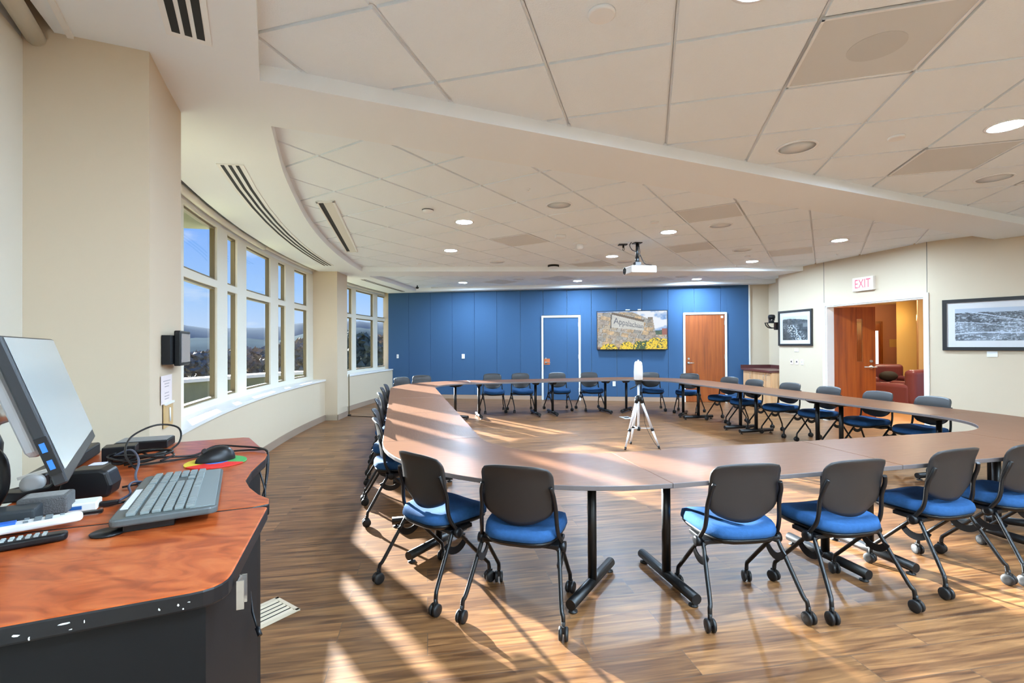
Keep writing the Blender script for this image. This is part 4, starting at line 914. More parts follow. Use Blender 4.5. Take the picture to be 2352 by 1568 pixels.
for sx, w in ((bs(2.73), .10), (bs(2.99), .07)):
    k = MB(); k.wallbox(bw(sx - w / 2), bw(sx + w / 2), z1 + .002, z1 + .03, .05, -1, .06); tag(k.build('sensor_bar', M_wht2, bevel=.004), 'pale sensor box on top of the television, ' + ('the wider left one' if w > .09 else 'the smaller right one'), 'sensor', 'sensor boxes on the television')

# ------------------------------------------------------------------ framed photographs, signs and switches on the right walls
M_blackframe = mat('frame_black', rgb(34, 33, 34), .4); M_mat = mat('mat_board', rgb(226, 218, 222), .6); M_photo = attr_mat('photo_print', 0, .25)
def framed(fnw, a, b, z0, z1, fw, mw, pix, res, lab):
    t = thing('framed_photograph', lab, 'framed photograph', tuple(fnw((a + b) / 2, 0, 0))); O = Vector(t.location); r_ = lambda p: Vector(p) - O
    k = MB(); k.wallbox(r_(fnw(a)), r_(fnw(b)), z0, z0 + fw, .03, -1, .004); k.wallbox(r_(fnw(a)), r_(fnw(b)), z1 - fw, z1, .03, -1, .004); k.wallbox(r_(fnw(a)), r_(fnw(a + fw)), z0 + fw, z1 - fw, .03, -1, .004); k.wallbox(r_(fnw(b - fw)), r_(fnw(b)), z0 + fw, z1 - fw, .03, -1, .004); k.build('frame', M_blackframe, t, bevel=.003)
    k = MB(); k.wallbox(r_(fnw(a + fw * .6)), r_(fnw(b - fw * .6)), z0 + fw * .6, z1 - fw * .6, .014, -1, .004); k.build('mat_board', M_mat, t)
    w0, w1_, zz0, zz1 = a + fw + mw, b - fw - mw, z0 + fw + mw, z1 - fw - mw
    picture('print', pix, res[0], res[1], lambda u, v: tuple(r_(fnw(w0 + (w1_ - w0) * u, .0188, zz1 - (zz1 - zz0) * v))), M_photo, t)
    k = MB(); A, B = r_(fnw(a + fw, .024)), r_(fnw(b - fw, .024)); k.quad((A.x, A.y, z0 + fw), (B.x, B.y, z0 + fw), (B.x, B.y, z1 - fw), (A.x, A.y, z1 - fw)); k.build('glass', M_glass, t, recalc=False)
def pix1(u, v):
    ridge = .17 - .05 * sin(u * 3 + .6) - .03 * fbm(u * 6, 1, 2) + .02
    if v < ridge: g = 205 - 60 * fbm(u * 5, v * 9, 4) * (v / ridge) + 15
    elif v < ridge + .20 + .05 * sin(u * 5): g = 60 + 60 * fbm(u * 12, v * 12, 5) + 60 * max(0, v - .25)
    else:
        town = max(0, 1 - abs((u - .30 - (v - .4) * .75)) * 2.6); n = fbm(u * 34, v * 34, 6); g = 50 + 50 * fbm(u * 8, v * 8, 3)
        if n > .5: g += 190 * (n - .45) * 4 * town
        if abs((u - .55) - (v - .6) * .45 + .03 * sin(v * 20)) < .02: g = 180
        if u > .82 and v < .48: g = 120
    return (g, g, g + 3)
def pix2(u, v):
    hz = .10 + .06 * fbm(u * 5, .3, 2)
    if v < hz: g = 200
    else:
        n = fbm(u * 16, v * 9, 3); m_ = fbm(u * 60, v * 34, 5); g = 70 + 120 * n + (60 if m_ > .58 else 0) - 30 * (v < .45)
        for c, s, w in ((.30, .55, .012), (.75, -.12, .018), (.55, .30, .008)):
            if abs(v - c - s * (u - .4) + .03 * sin(u * 9)) < w: g = 215
    return (g * .94, g * .97, g * 1.06)
a0 = (Vector((5.243, 9.506)) - W1a).length; a1 = (Vector((5.417, 8.72)) - W1a).length
framed(w1, a0, a1, 1.298, 1.967, .036, .07, pix1, (84, 76), 'small black-framed aerial photograph left of the doorway')
b0 = (Vector((5.934, 6.679)) - W1b).length
framed(w2, b0, b0 + 1.45, 1.238, 1.925, .045, .085, pix2, (170, 74), 'wide black-framed aerial photograph on the right wall')
def plate(fnw, s, w, z, h, name, lab, cat, m=M_wht, t_=.008, group=None):
    k = MB(); k.wallbox(fnw(s - w / 2), fnw(s + w / 2), z, z + h, t_, -1, .001); o = tag(k.build(name, m, bevel=.002), lab, cat, group); return o
sw = (Vector((5.335, 9.091)) - W1a).length
plate(w1, sw, .095, 1.185, .06, 'caption_card', 'white caption card under the small framed photograph', 'card')
for x, lab, m in ((5.309, 'pinkish light switch, leftmost of three under the small photograph', mat('switch_pink', rgb(226, 208, 200), .5)), (5.337, 'pinkish light switch, middle of three under the small photograph', MATS.get('switch_pink')), (5.363, 'white switch plate, rightmost of three under the small photograph', M_wht)):
    m = m or MATS['switch_pink']; s = (x - W1a.x) / w1d.x; o = plate(w1, s, .062, .945, .10, 'light_switch', lab, 'light switch', m, .008, 'switches under the small photograph')
    k = MB(); k.wallbox(w1(s - .006), w1(s + .006), .985, 1.012, .012, -1, .008); k.build('toggle', M_dark if m is not M_wht else M_wht2, o)
s = (Vector((6.23, 6.295)) - W1b).length; plate(w2, s, .10, 1.155, .072, 'caption_card', 'white caption card under the wide framed photograph', 'card')
ex0, ex1 = (Vector((5.598, 7.902)) - W1a).length, (Vector((5.675, 7.555)) - W1a).length
t = thing('exit_sign', 'white exit sign with red letters above the doorway', 'exit sign', tuple(w1((ex0 + ex1) / 2, 0, 0))); O = Vector(t.location)
k = MB(); k.wallbox(w1(ex0) - O, w1(ex1) - O, 2.175, 2.392, .055, -1, .001); k.build('housing', mat('exit_white', rgb(232, 222, 210), .5), t, bevel=.006)
vs, fs = text_mesh('EXIT', .20); k = MB(); mid_ = (ex0 + ex1) / 2
k._add([tuple(w1(mid_ + x * .68, .0575, 2.283 + y) - O) for x, y, z in vs], fs); k.build('lettering', mat('exit_red', rgb(230, 50, 70), .4, emit=(rgb(255, 70, 90), .9)), t, recalc=False)
# PTZ camera on a little wall shelf at the niche corner
t = thing('wall_camera', 'black camera on a curved wall bracket at the niche corner', 'camera', (5.21, 9.60, 1.75)); k = MB(); k.box((-.07, 0, .0), (.20, .16, .014)); k.tube(crom([(-.165, -.03, -.005), (-.155, -.03, -.05), (-.10, -.03, -.095), (-.03, -.03, -.105)], 5), .010, 6); k.tube(crom([(-.165, .05, -.005), (-.155, .05, -.05), (-.10, .05, -.095), (-.03, .05, -.105)], 5), .010, 6); k.box((.02, 0, -.07), (.05, .08, .14)); k.build('bracket', M_blk, t)
k = MB(); k.lathe([(.05, .008), (.055, .03), (.045, .05)], 16, (-.075, 0, 0)); k.box((-.105, 0, .09), (.03, .05, .09)); k.box((-.035, 0, .09), (.03, .05, .09)); k.build('base', M_plas2, t)
k = MB(); k.lathe([(.02, -.06), (.045, -.05), (.05, 0), (.045, .05), (.02, .06)], 16, (-.07, 0, .115), Matrix.Rotation(pi / 2, 4, 'Y')); k.build('head', M_plas2, t)

# ------------------------------------------------------------------ wall tablet, notices on the near column
cA, cB = Vector((-1.633, 2.192)), Vector((-1.881, 2.762)); cd = (cB - cA).normalized(); cn = Vector((-cd.y, cd.x)) * -1
def cw(s, off=0., z=0.): p = cA + cd * s + cn * off; return Vector((p.x, p.y, z))
def csx(x): return (x - cA.x) / cd.x
t = thing('wall_tablet', 'black wall-mounted touch panel on the side of the near column', 'touch panel', tuple(cw(.3, 0, 0))); O = Vector(t.location); r_ = lambda p: Vector(p) - O
sa, sb_ = .16, .46
k = MB(); k.wallbox(r_(cw(sa + .03)), r_(cw(sb_ - .03)), 1.255, 1.40, .035, -1, .0); k.build('wall_box', M_plas2, t)
k = MB(); k.wallbox(r_(cw(sa + .10)), r_(cw(sb_ + .03)), 1.245, 1.425, .03, -1, .035); k.build('casing', M_plas2, t, bevel=.006)
k = MB(); k.wallbox(r_(cw(sa + .115)), r_(cw(sb_ + .015)), 1.262, 1.41, .002, -1, .065); k.build('screen', mat('tablet_screen', rgb(150, 146, 148), .15), t)
k = MB(); k.wallbox(cw(.17), cw(.385), 1.06, 1.20, .001, -1, .001); o = tag(k.build('notice_sheet', mat('paper_pink', rgb(226, 212, 210), .8)), 'pale printed notice sheet taped below the touch panel', 'paper')
k = MB()
for z, a, b in ((1.170, .21, .35), (1.156, .235, .325), (1.142, .24, .32), (1.110, .24, .32), (1.094, .235, .325), (1.080, .24, .32)): k.wallbox(cw(a), cw(b), z, z + .004, .0006, -1, .002)
k.build('print_lines', mat('print_grey', rgb(168, 158, 160), .8), o)
t = thing('clipboard', 'wooden clipboard with a white pen hanging under the notice sheet', 'clipboard', tuple(cw(.3, 0, 0))); O = Vector(t.location)
k = MB(); k.wallbox(r_(cw(.215)), r_(cw(.385)), .94, 1.058, .006, -1, .001); k.build('board', mat('board_wood', rgb(206, 172, 120), .5), t)
k = MB(); k.wallbox(r_(cw(.215)), r_(cw(.385)), 1.053, 1.063, .012, -1, .002); k.build('clip', M_wht, t)
k = MB(); k.tube([r_(cw(.30, .012, .965)), r_(cw(.295, .012, 1.035))], .004, 6); k.build('pen', M_wht, t)

# ------------------------------------------------------------------ instructor desk
DZ = .95
def fillet(P, rad, n=5):
    out = []; N = len(P)
    for i in range(N):
        p = Vector(P[i]); r_ = rad[i] if isinstance(rad, (list, tuple)) else rad
        if r_ <= 0: out.append(tuple(p)); continue
        a = (Vector(P[i - 1]) - p).normalized(); b = (Vector(P[(i + 1) % N]) - p).normalized(); half = a.angle(b) / 2
        d = min(r_ / math.tan(half), .45 * (Vector(P[i - 1]) - p).length, .45 * (Vector(P[(i + 1) % N]) - p).length)
        s, e_ = p + a * d, p + b * d
        for k in range(n + 1): q = k / n; out.append(tuple(s * (1 - q) ** 2 + p * 2 * q * (1 - q) + e_ * q * q))
    return out
M_dkb = mat('desk_black', rgb(13, 13, 14), .6, spec=.25)
desk = thing('instructor_desk', 'cherry-topped instructor desk with black sides at the lower left', 'desk', (-.9, 1.1, 0)); DO_ = Vector((-.9, 1.1, 0))
def dl(P): return [(x + .9, y - 1.1) for x, y in P]
front = fillet([(-.97, .58), (-.474, .801), (-.604, 1.203), (-1.155, .992)], [0, .055, .018, 0])
rear = [(-1.157, .998), (-.640, 1.196), (-.612, 1.222), (-.632, 1.262), (-.68, 1.30), (-.735, 1.36), (-.785, 1.43), (-.822, 1.53), (-.846, 1.62), (-.865, 1.70), (-.893, 1.772), (-.925, 1.822), (-1.135, 2.098), (-1.165, 2.105), (-1.441, 1.98), (-1.60, 1.911), (-1.37, 1.42)]
def desk_top(name, P):
    k = MB(); k.prism(dl(P), DZ - .03, DZ); o = k.build(name, [M_desk, mat('desk_edge', rgb(20, 20, 22), .4, spec=.35)], desk, bevel=.004, seg=2)
    for p in o.data.polygons: p.material_index = 0 if p.normal.z > .5 else 1
    return o
ft = desk_top('front_top', front); rt = desk_top('rear_top', rear)
# chipped paint marks on the front edge
k = MB(); fd = (Vector((-.474, .801)) - Vector((-.97, .58))).normalized(); fn_ = Vector((fd.y, -fd.x))
for s, w, z, h in ((.20, .016, -.012, .006), (.215, .004, -.020, .010), (.255, .024, -.008, .005), (.262, .006, -.018, .003), (.278, .002, -.010, .008), (.37, .005, -.013, .008), (.395, .004, -.012, .006), (.402, .004, -.019, .004), (.10, .004, -.012, .005), (.14, .003, -.016, .006), (.41, .006, -.010, .003)):
    p = Vector((-.474, .801)) - fd * (.46 - s) ; 
    n0 = 7; ang_ = [2 * pi * i / n0 + random.uniform(-.3, .3) for i in range(n0)]; rr_ = [random.uniform(.45, 1.0) for i in range(n0)]
    k._add([(p.x + .9 + fn_.x * .0006 + fd.x * cos(q_) * r_ * w * .5, p.y - 1.1 + fn_.y * .0006 + fd.y * cos(q_) * r_ * w * .5, DZ - .004 + z + sin(q_) * r_ * h * .45) for q_, r_ in zip(ang_, rr_)], [tuple(range(n0))])
k.build('paint_chip', mat('chip_white', rgb(214, 214, 210), .7), ft)
k = MB(); k.prism(dl([(-.96, .615), (-.515, .815), (-.625, 1.16), (-1.12, .97)]), .0, DZ - .03); k.build('front_panel', M_dkb, desk)
k = MB(); k.prism(dl([(-1.14, 1.02), (-.66, 1.205), (-.70, 1.33), (-.80, 1.46), (-.862, 1.62), (-.93, 1.79), (-1.15, 2.07), (-1.42, 1.955), (-1.57, 1.89), (-1.34, 1.42)]), .0, DZ - .03); k.build('rear_panel', M_dkb, desk)
k = MB()
for dx in (-.013, .013): k.box((-.4862 + .9 - dx * .31, .872 - 1.1 + dx * .95, .906), (.012, .003, .05), radians(18))
k.box((-.4900 + .9, .873 - 1.1, .906), (.003, .026, .05), radians(18)); k.build('corner_bracket', M_steel, desk)
k = MB(); k.lathe([(.030, .0), (.032, .004), (.0001, .005)], 26, (-.857 + .9, 1.030 - 1.1, DZ)); k.build('cable_grommet', M_plas2, desk)

# ---- things on the desk
def on(name, lab, cat, x, y, rz=0., z=DZ + .001, group=None): return thing(name, lab, cat, (x, y, z), rz, group)
# monitor
B1, B2 = Vector((-.740, .810, 1.12)), Vector((-1.047, 1.220, 1.12)); e1 = (B2 - B1).normalized(); lean = Vector((-.0640, -.0480, .245)); hgt = lean.length; e2 = lean.normalized(); nrm = e1.cross(e2) * -1
if nrm.x < 0: nrm = -nrm
wid = (B2 - B1).length; mo = thing('monitor', 'tilted grey-screened monitor on an arm over the desk', 'monitor', tuple(B1)); 
def mq(u, v, n): return e1 * u + e2 * v + nrm * n
def mbox(k, u0, u1, v0, v1, n0, n1):
    c = [mq(u, v, n) for n in (n0, n1) for u, v in ((u0, v0), (u1, v0), (u1, v1), (u0, v1))]
    k._add(c, [(0, 1, 2, 3), (7, 6, 5, 4), (0, 4, 5, 1), (1, 5, 6, 2), (2, 6, 7, 3), (3, 7, 4, 0)])
k = MB(); mbox(k, 0, wid, 0, hgt, -.018, 0); k.build('casing', mat('monitor_black', rgb(22, 24, 29), .4), mo, bevel=.003)
k = MB(); mbox(k, .012, wid - .006, .022, hgt - .004, .0005, .0015); k.build('screen', mat('screen_off', rgb(166, 172, 172), .18, spec=.6), mo)
k = MB(); mbox(k, .05, wid - .05, .05, hgt - .04, -.045, -.018); k.build('rear_shell', mat('monitor_silver', rgb(176, 180, 188), .35, metal=.3), mo, bevel=.012)
k = MB(); mbox(k, -.004, .0, .020, .085, -.017, -.001); hub = k.build('port_strip', M_plas2, mo)
k = MB(); mbox(k, -.006, -.003, .030, .046, -.013, -.006); mbox(k, -.006, -.003, .060, .076, -.013, -.006); k.build('usb_port', mat('usb_blue', rgb(40, 110, 190), .4), hub)
ao = Vector((-1.08, .90, DZ + .001)); ar = mo; AO = tuple(ao - B1); cb = (B1 + B2) / 2 + e2 * hgt * .5 - nrm * .046
k = MB(); k.lathe([(.045, 0), (.045, .015), (.022, .02), (.022, .30)], 18); k.build('arm_post', M_plas2, ar, loc=AO)
jn = cb - nrm * .05 + Vector((-.005, -.015, -.005)); k = MB(); k.tube([Vector((0, 0, .27)), jn - ao], .030, 12); k.build('arm', M_plas2, ar, loc=AO)
k = MB(); k.tube([jn - ao - e1 * .028, jn - ao + e1 * .028], .024, 16); k.tube([jn - ao, cb - ao], .018, 10); k.build('swivel_joint', mat('joint_silver', rgb(186, 184, 180), .3, metal=.7), ar, loc=AO)
# keyboard
kb = thing('keyboard', 'grey-black wired keyboard lying along the desk', 'keyboard', (-.868, 1.256, DZ + .008), radians(119.4)); LK, WK = .475, .195
kt = Matrix.Rotation(radians(-1.6), 4, 'Y').inverted(); kb.rotation_euler = (0, radians(2.2), radians(119.4)); kb.location = (-.868, 1.256, DZ + .016)
k = MB(); k.prism(rrect(LK, WK, .018), -.006, .010); k.build('case', mat('keyboard_grey', rgb(78, 84, 84), .42), kb, bevel=.004, seg=2)
k = MB(); k.box((0, -.068, .0102), (LK * .94, .048, .003)); k.build('palm_rest', mat('palm_grey', rgb(118, 126, 126), .5), kb, bevel=.001)
k = MB(); k.box((-.05, .084, .0105), (.20, .014, .002)); k.build('label_strip', mat('strip_white', rgb(214, 214, 214), .5), kb)
k = MB(); kw = .0195; rows = 6
for r_i in range(rows):
    y = .062 - r_i * .0205 - (.004 if r_i else 0)
    if r_i == 5:
        lay = [(1.3, 0), (1.1, 0), (1.1, 0), (6, 0), (1.1, 0), (1.1, 0), (1.1, 0), (1.3, 0)]
    else: lay = [(1.0 + (.4 if i in (0, 14) and r_i else 0), 0) for i in range(15)]
    tot = sum(a for a, b in lay); u = .30 / tot; x = -.222
    for a, b in lay: k.box((x + a * u / 2, y, .0135), (a * u - .0022, .0165, .007)); x += a * u
    for i in range(3):
        if r_i in (3,) : continue
        if r_i == 4 and i != 1: continue
        k.box((.092 + .0095 + i * .0195, y, .0135), (.0172, .0165, .007))
    for i in range(4):
        if r_i == 0 and i > 3: continue
        k.box((.157 + .0085 + i * .0178, y, .0135), (.0158, .0165, .007))
k.build('keys', mat('key_grey', rgb(126, 134, 132), .35), kb, bevel=.0015, seg=2)
k = MB(); k.box((-.19, .03, -.014), (.05, .09, .018)); k.build('stand', M_plas2, kb)
# mouse pad and mouse
pad = on('mouse_pad', 'round mouse pad in yellow, red, green and blue under the mouse', 'mouse pad', -1.006, 1.648); k = MB(); R_ = .092
def sect(a0, a1, r0, r1, mi, z):
    k.cur = mi; n = 12; P = [(r1 * cos(radians(a0 + (a1 - a0) * i / n)), r1 * sin(radians(a0 + (a1 - a0) * i / n))) for i in range(n + 1)]; Q = [(r0 * cos(radians(a1 - (a1 - a0) * i / n)), r0 * sin(radians(a1 - (a1 - a0) * i / n))) for i in range(n + 1)]
    k.prism(P + Q, 0, z)
sect(-125, 0, .036, R_, 0, .003); sect(0, 120, .036, R_, 1, .003); sect(120, 235, .036, R_, 2, .003)
k.cur = 3; k.lathe([(.036, 0), (.036, .003)], 30); 
k.build('disc', [mat('pad_red', rgb(222, 44, 38), .6), mat('pad_green', rgb(70, 160, 84), .6), mat('pad_yellow', rgb(214, 190, 52), .6), mat('pad_blue', rgb(70, 120, 200), .6)], pad)
ms = on('mouse', 'black ergonomic mouse on the round coloured pad', 'mouse', -1.018, 1.665, radians(52), DZ + .0045)
k = MB()
def mfn(u, v):
    a = 2 * pi * u; r = sin(pi * .5 * v) if v < 1 else 1; h = cos(pi * .5 * v); x = .062 * cos(a) * r; y = .038 * sin(a) * r * (1 + .15 * cos(a)); return (x, y, .046 * h * (1 + .25 * (x / .06)) if v < 1 else 0)
k.surf(mfn, 24, 10); k.build('body', M_plas2, ms); k = MB(); k.lathe([(.008, -.004), (.010, 0), (.008, .004)], 12, (-.034, 0, .036), Matrix.Rotation(pi / 2, 4, 'X')); k.build('scroll_wheel', M_rub, ms)
# rounded black dock, adapter, hub, boxes, remotes
dk = on('docking_station', 'black rounded box with a white sticker in front of the cable bundle', 'device', -1.12, 1.292, radians(20)); k = MB(); P = [(-.050, 0), (.050, 0), (.056, .03), (.046, .066), (.030, .074), (-.030, .074), (-.046, .066), (-.056, .03)]; b = MB(); b.prism(P, -.036, .036)
k._add([(v[0], v[2], v[1]) for v in b.v], b.f); k.build('body', M_plas2, dk, bevel=.008, seg=3); k = MB(); k.box((0, .045, .055), (.05, .02, .035)); k.build('plug_block', M_plas2, dk, bevel=.003); k = MB(); k.box((0, .040, .074), (.032, .034, .002)); k.build('sticker', mat('sticker_lilac', rgb(206, 206, 226), .6), dk)
ad = on('power_adapter', 'grey speckled power adapter with a printed label', 'power adapter', -1.083, 1.130, radians(28), DZ + .010); k = MB(); k.box((0, 0, .022), (.088, .062, .042)); k.build('case', mat('adapter_grey', rgb(92, 92, 92), .6, bump=(300, .6)), ad, bevel=.005, seg=3); k = MB(); k.box((0, 0, .0435), (.070, .046, .001)); k.build('label_sheet', mat('adapter_label', rgb(170, 170, 168), .6, noise=(180, .6)), ad)
k = MB(); k.box((.058, -.028, -.004), (.10, .012, .006)); k.build('strap', M_plas2, ad)
hb = on('usb_hub', 'white hub with a blue port beside the grey adapter', 'usb hub', -1.045, 1.180, radians(28)); k = MB(); k.box((0, 0, .011), (.066, .05, .02)); k.build('case', M_wht2, hb, bevel=.003); k = MB(); k.box((-.008, -.0255, .011), (.026, .002, .008)); k.build('port', mat('usb_blue2', rgb(40, 90, 150), .4), hb); k = MB(); k.box((.052, -.004, .009), (.036, .014, .010)); k.build('plug', M_plas2, hb, bevel=.002)
bx = on('black_box', 'small black box at the left edge, behind the white remote', 'device', -1.125, 1.045, radians(30)); k = MB(); k.box((0, 0, .022), (.16, .06, .042)); k.build('case', mat('box_slate', rgb(52, 58, 62), .5), bx, bevel=.006, seg=3)
def remote(name, lab, x, y, rz, z, m, buttons, L=.20, W=.045):
    t = thing(name, lab, 'remote control', (x, y, z), rz, 'remote controls on the desk'); k = MB(); k.prism(fillet([(-L / 2, -W / 2), (L / 2, -W / 2 * .8), (L / 2, W / 2 * .8), (-L / 2, W / 2)], .016), 0, .016); k.build('case', m, t, bevel=.005, seg=3); 
    for nm, mm, lst in buttons:
        k = MB()
        for bx_, by_, w, h in lst: k.box((bx_, by_, .0175), (w, h, .004))
        k.build(nm, mm, t, bevel=.001)
remote('remote_control', 'white remote control with blue and grey buttons', -1.035, 1.020, radians(40), DZ + .012, M_wht, [('button', mat('button_grey', rgb(112, 120, 124), .5), [(.045, -.010, .012, .006), (.045, .0, .012, .006), (.045, .010, .012, .006), (.028, -.010, .012, .006), (.028, .0, .012, .006), (.028, .010, .012, .006), (.010, .012, .008, .005), (.010, -.012, .008, .005), (.066, .004, .008, .003)]), ('blue_button', mat('button_blue', rgb(44, 110, 214), .4), [(-.020, .0, .030, .024), (-.052, .0, .022, .022)])], .20, .042)
remote('remote_control', 'black remote control lying under the white remote', -.995, .948, radians(36), DZ + .001, M_plas2, [('button', mat('button_pale', rgb(160, 166, 162), .5), [(.06 - i * .012, -.008 + .008 * j, .007, .004) for i in range(6) for j in range(3)])], .19, .036)
td = on('tape_dispenser', 'black tape dispenser with a white roll behind the adapter', 'tape dispenser', -1.245, 1.268, radians(30)); k = MB(); b = MB(); b.prism([(-.075, 0), (.075, 0), (.075, .022), (.068, .060), (.055, .062), (.03, .03), (-.02, .022), (-.075, .03)], -.022, .022); k._add([(v[0], v[2], v[1]) for v in b.v], b.f); k.build('base', M_plas2, td, bevel=.004); k = MB(); k.lathe([(.012, -.010), (.024, -.010), (.024, .010), (.012, .010)], 22, (-.005, 0, .040), Matrix.Rotation(pi / 2, 4, 'X')); k.build('tape_roll', mat('tape_grey', rgb(178, 178, 176), .5), td); k = MB(); k.box((.015, 0, .068), (.10, .012, .008), M=Matrix.Rotation(radians(-14), 4, 'Y')); k.build('tape_arm', M_wht2, td)
sp = on('desk_speaker', 'black cylindrical speaker at the left edge of the desk', 'speaker', -1.205, 1.085, 0); k = MB(); k.lathe([(.040, 0), (.042, .01), (.036, .10), (.046, .14), (.048, .175), (.040, .20), (.0001, .212)], 24); k.build('body', M_plas2, sp); k = MB(); k.lathe([(.0375, .015), (.0445, .13)], 24); k.build('mesh_sleeve', mat('mesh_dark', rgb(40, 42, 52), .8, bump=(700, .5)), sp)
k = MB(); k.tube(crom([(.035, .0, .17), (.065, .0, .14), (.068, .0, .08), (.04, .0, .03)], 5), .010, 8); k.build('hook', M_plas2, sp)
br = on('sound_bar', 'long black bar lying at the back of the desk behind the monitor', 'speaker bar', -1.43, 1.56, radians(117)); k = MB(); k.box((0, 0, .022), (.50, .05, .042)); k.build('body', M_plas2, br, bevel=.006); k = MB(); k.box((0, -.026, .022), (.46, .002, .028)); k.build('grille', M_dark, br)
sb2 = on('switch_box', 'flat black box with silver edge under the right corner of the monitor', 'device', -1.435, 1.90, radians(22)); k = MB(); k.box((0, 0, .016), (.17, .11, .03)); k.build('case', M_plas2, sb2, bevel=.003); k = MB(); k.box((0, 0, .033), (.16, .10, .002)); k.build('lid', mat('lid_grey', rgb(120, 122, 124), .4), sb2)
sb3 = on('switch_box', 'small upright black box beside the cable bundle', 'device', -1.335, 1.655, radians(30)); k = MB(); k.box((0, 0, .03), (.09, .07, .058)); k.build('case', M_plas2, sb3, bevel=.003)
# cables
def cable(lab, P, r=.0032, m=None, grp='loose cables on the desk'):
    k = MB(); k.tube(crom(P, 7), r, 7); return tag(k.build('cable', m or M_plas2), lab, 'cable', grp)
z = DZ + .005
coil = []
for i in range(46):
    a = i * .62; rr = .058 + .020 * sin(i * 1.3) ; coil.append((-1.243 + rr * 1.25 * cos(a) * .9 + .010 * sin(i), 1.625 + rr * 1.0 * sin(a), z + .008 + .028 * abs(sin(i * .37))))
cable('black cable wound in a loose bundle behind the keyboard', coil, .0034)
cable('black cable standing up in a tall loop over the bundle', [(-1.16, 1.50, z + .01), (-1.22, 1.53, z + .05), (-1.27, 1.62, z + .09), (-1.26, 1.72, z + .112), (-1.21, 1.76, z + .095), (-1.19, 1.73, z + .045), (-1.22, 1.66, z + .01)], .0032)
M_cblu = mat('cable_slate', rgb(62, 68, 88), .45)
cable('slate blue cable arching from the bundle to the keyboard', [(-1.33, 1.60, z + .02), (-1.26, 1.60, z + .05), (-1.17, 1.52, z + .035), (-1.11, 1.43, z + .01), (-1.045, 1.36, z), (-1.0, 1.30, z)], .0034, M_cblu)
cable('black cable running from the bundle round the mouse pad to the far desk edge', [(-1.28, 1.60, z), (-1.21, 1.66, z + .01), (-1.14, 1.74, z), (-1.10, 1.80, z + .02), (-1.02, 1.83, z + .012), (-.955, 1.83, z + .006), (-.912, 1.80, z + .004), (-.895, 1.775, z - .01), (-.872, 1.72, .88), (-.852, 1.66, .80)], .0036)
cable('second black cable sagging between the bundle and the mouse', [(-1.25, 1.58, z), (-1.17, 1.66, z), (-1.10, 1.735, z), (-1.05, 1.80, z), (-.97, 1.825, z), (-.905, 1.79, z + .002), (-.885, 1.76, .90), (-.862, 1.69, .85), (-.842, 1.60, .79)], .0032)
cable('black cable from the keyboard to the dark plug', [(-.99, 1.36, z), (-1.04, 1.375, z + .004), (-1.085, 1.35, z)], .0028)
cable('black cable curling to the white hub', [(-.965, 1.24, z), (-.985, 1.215, z), (-1.00, 1.195, z), (-1.02, 1.19, z + .003)], .003)
cable('dark cable looping beside the rounded black box', [(-1.055, 1.40, z), (-1.06, 1.36, z + .012), (-1.035, 1.31, z + .014), (-1.0, 1.27, z + .006), (-1.0, 1.235, z)], .003, M_cblu)
cable('thick black cable curving down from the monitor arm', [(-1.19, .90, 1.17), (-1.23, .97, 1.09), (-1.28, 1.10, 1.01), (-1.31, 1.25, z + .015), (-1.31, 1.40, z + .012), (-1.27, 1.5, z + .01)], .0075)
k = MB(); k.tube(crom([(-.865, 1.66, .92), (-.835, 1.64, .84), (-.845, 1.60, .78), (-.86, 1.58, .76)], 6), .003, 6); tag(k.build('cable', M_plas2), 'cable hanging in the hollow of the desk edge', 'cable')
k = MB(); k.tube([(-.66, 1.215, .75), (-.632, 1.18, .70), (-.61, 1.16, .675)], .003, 6); k.tube([(-.61, 1.16, .675), (-.598, 1.15, .662)], .0055, 6); tag(k.build('cable', M_plas2), 'black cable end with a plug hanging beside the desk', 'cable')

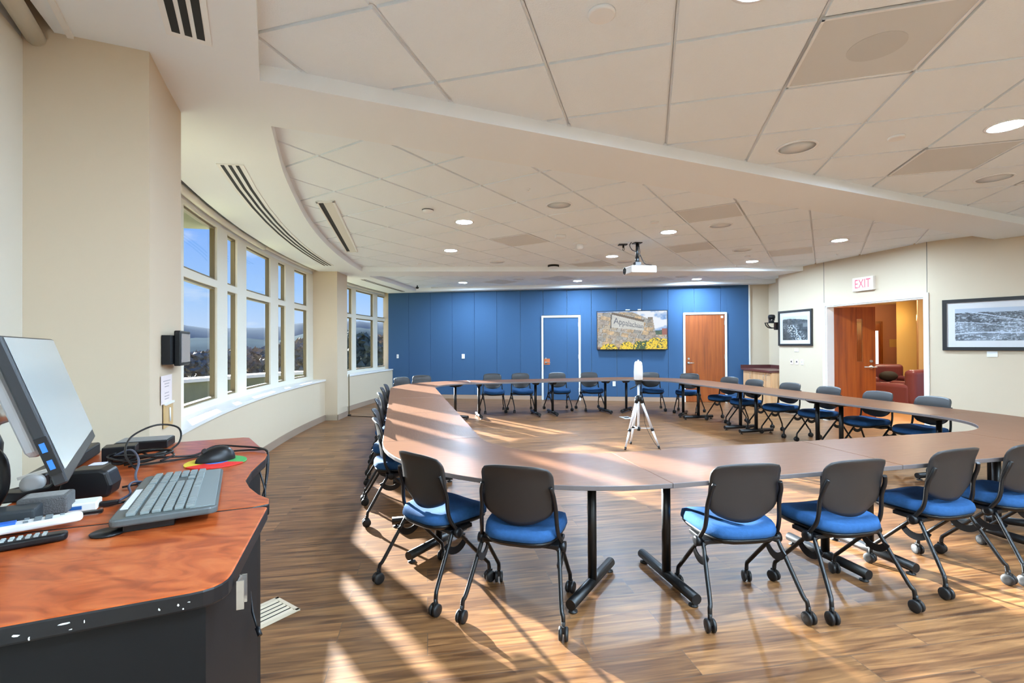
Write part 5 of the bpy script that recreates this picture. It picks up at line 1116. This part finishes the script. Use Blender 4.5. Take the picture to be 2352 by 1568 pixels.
# ------------------------------------------------------------------ floor vent and floor cord
fv = thing('floor_vent', 'beige metal floor register beside the desk', 'floor vent', (-1.245, 2.43, .0), radians(55)); k = MB()
for a, b, c, d in ((0, .095, .26, .02), (0, -.095, .26, .02), (.12, 0, .02, .21), (-.12, 0, .02, .21)): k.box((a, b, .004), (c, d, .008))
k.build('frame', M_wall, fv, bevel=.002); k = MB(); 
for i in range(5): k.box((0, -.07 + .035 * i, .004), (.22, .016, .005), M=Matrix.Rotation(radians(20), 4, 'X'))
k.build('louvre', M_wall, fv); k = MB(); k.box((0, 0, .0012), (.22, .18, .002)); k.build('well', M_dark, fv)
k = MB(); k.tube(crom([(-3.17, 9.28, .02), (-3.05, 9.2, .006), (-2.75, 9.12, .006), (-2.4, 8.95, .006), (-2.2, 8.7, .006), (-2.05, 8.2, .006)], 6), .006, 6); tag(k.build('extension_cord', M_plas2), 'black power cord on the floor from the far column to the tables', 'cord')
t = thing('cord_raceway', 'thin dark raceway up the corner of the far column', 'raceway', (-3.135, 9.32, 0)); k = MB(); k.box((0, 0, .40), (.015, .015, .78)); k.build('channel', M_bronze, t); k = MB(); k.box((.01, -.03, .012), (.05, .09, .024)); k.build('foot_box', M_plas2, t)
t = thing('floor_outlet', 'pale flat outlet plate set in the floor behind the tripod', 'floor outlet', (2.08, 8.85, 0), .2); k = MB(); k.box((0, 0, .003), (.17, .26, .006)); k.build('plate', M_wht2, t, bevel=.002); k = MB(); k.box((0, 0, .0065), (.10, .16, .002)); k.build('lid', M_steel, t)
# near ceiling diffuser and shade panel
diffuser('black three-slot diffuser at the top left of the picture', ([(-.60, .43), (-1.46, 2.049)], [(-.44, .50), (-1.322, 2.14)]), ((.14, .32), (.42, .58), (.68, .86)))
for lab, P in (('white ceiling access strip beside the near column', [(-1.06, .62), (-1.905, 2.084), (-1.879, 2.084), (-1.03, .62)]),):
    k = MB(); k.prism(P, S - .012, S + .001); tag(k.build('ceiling_strip', M_wht), lab, 'trim strip')
k = MB(); k.tube([(-1.985, 2.02, S - .038), (-1.05, .42, S - .038)], .035, 10); tag(k.build('roller_shade', M_frame), 'white roller shade tube at the top left corner', 'roller shade', 'roller shades in the window head')
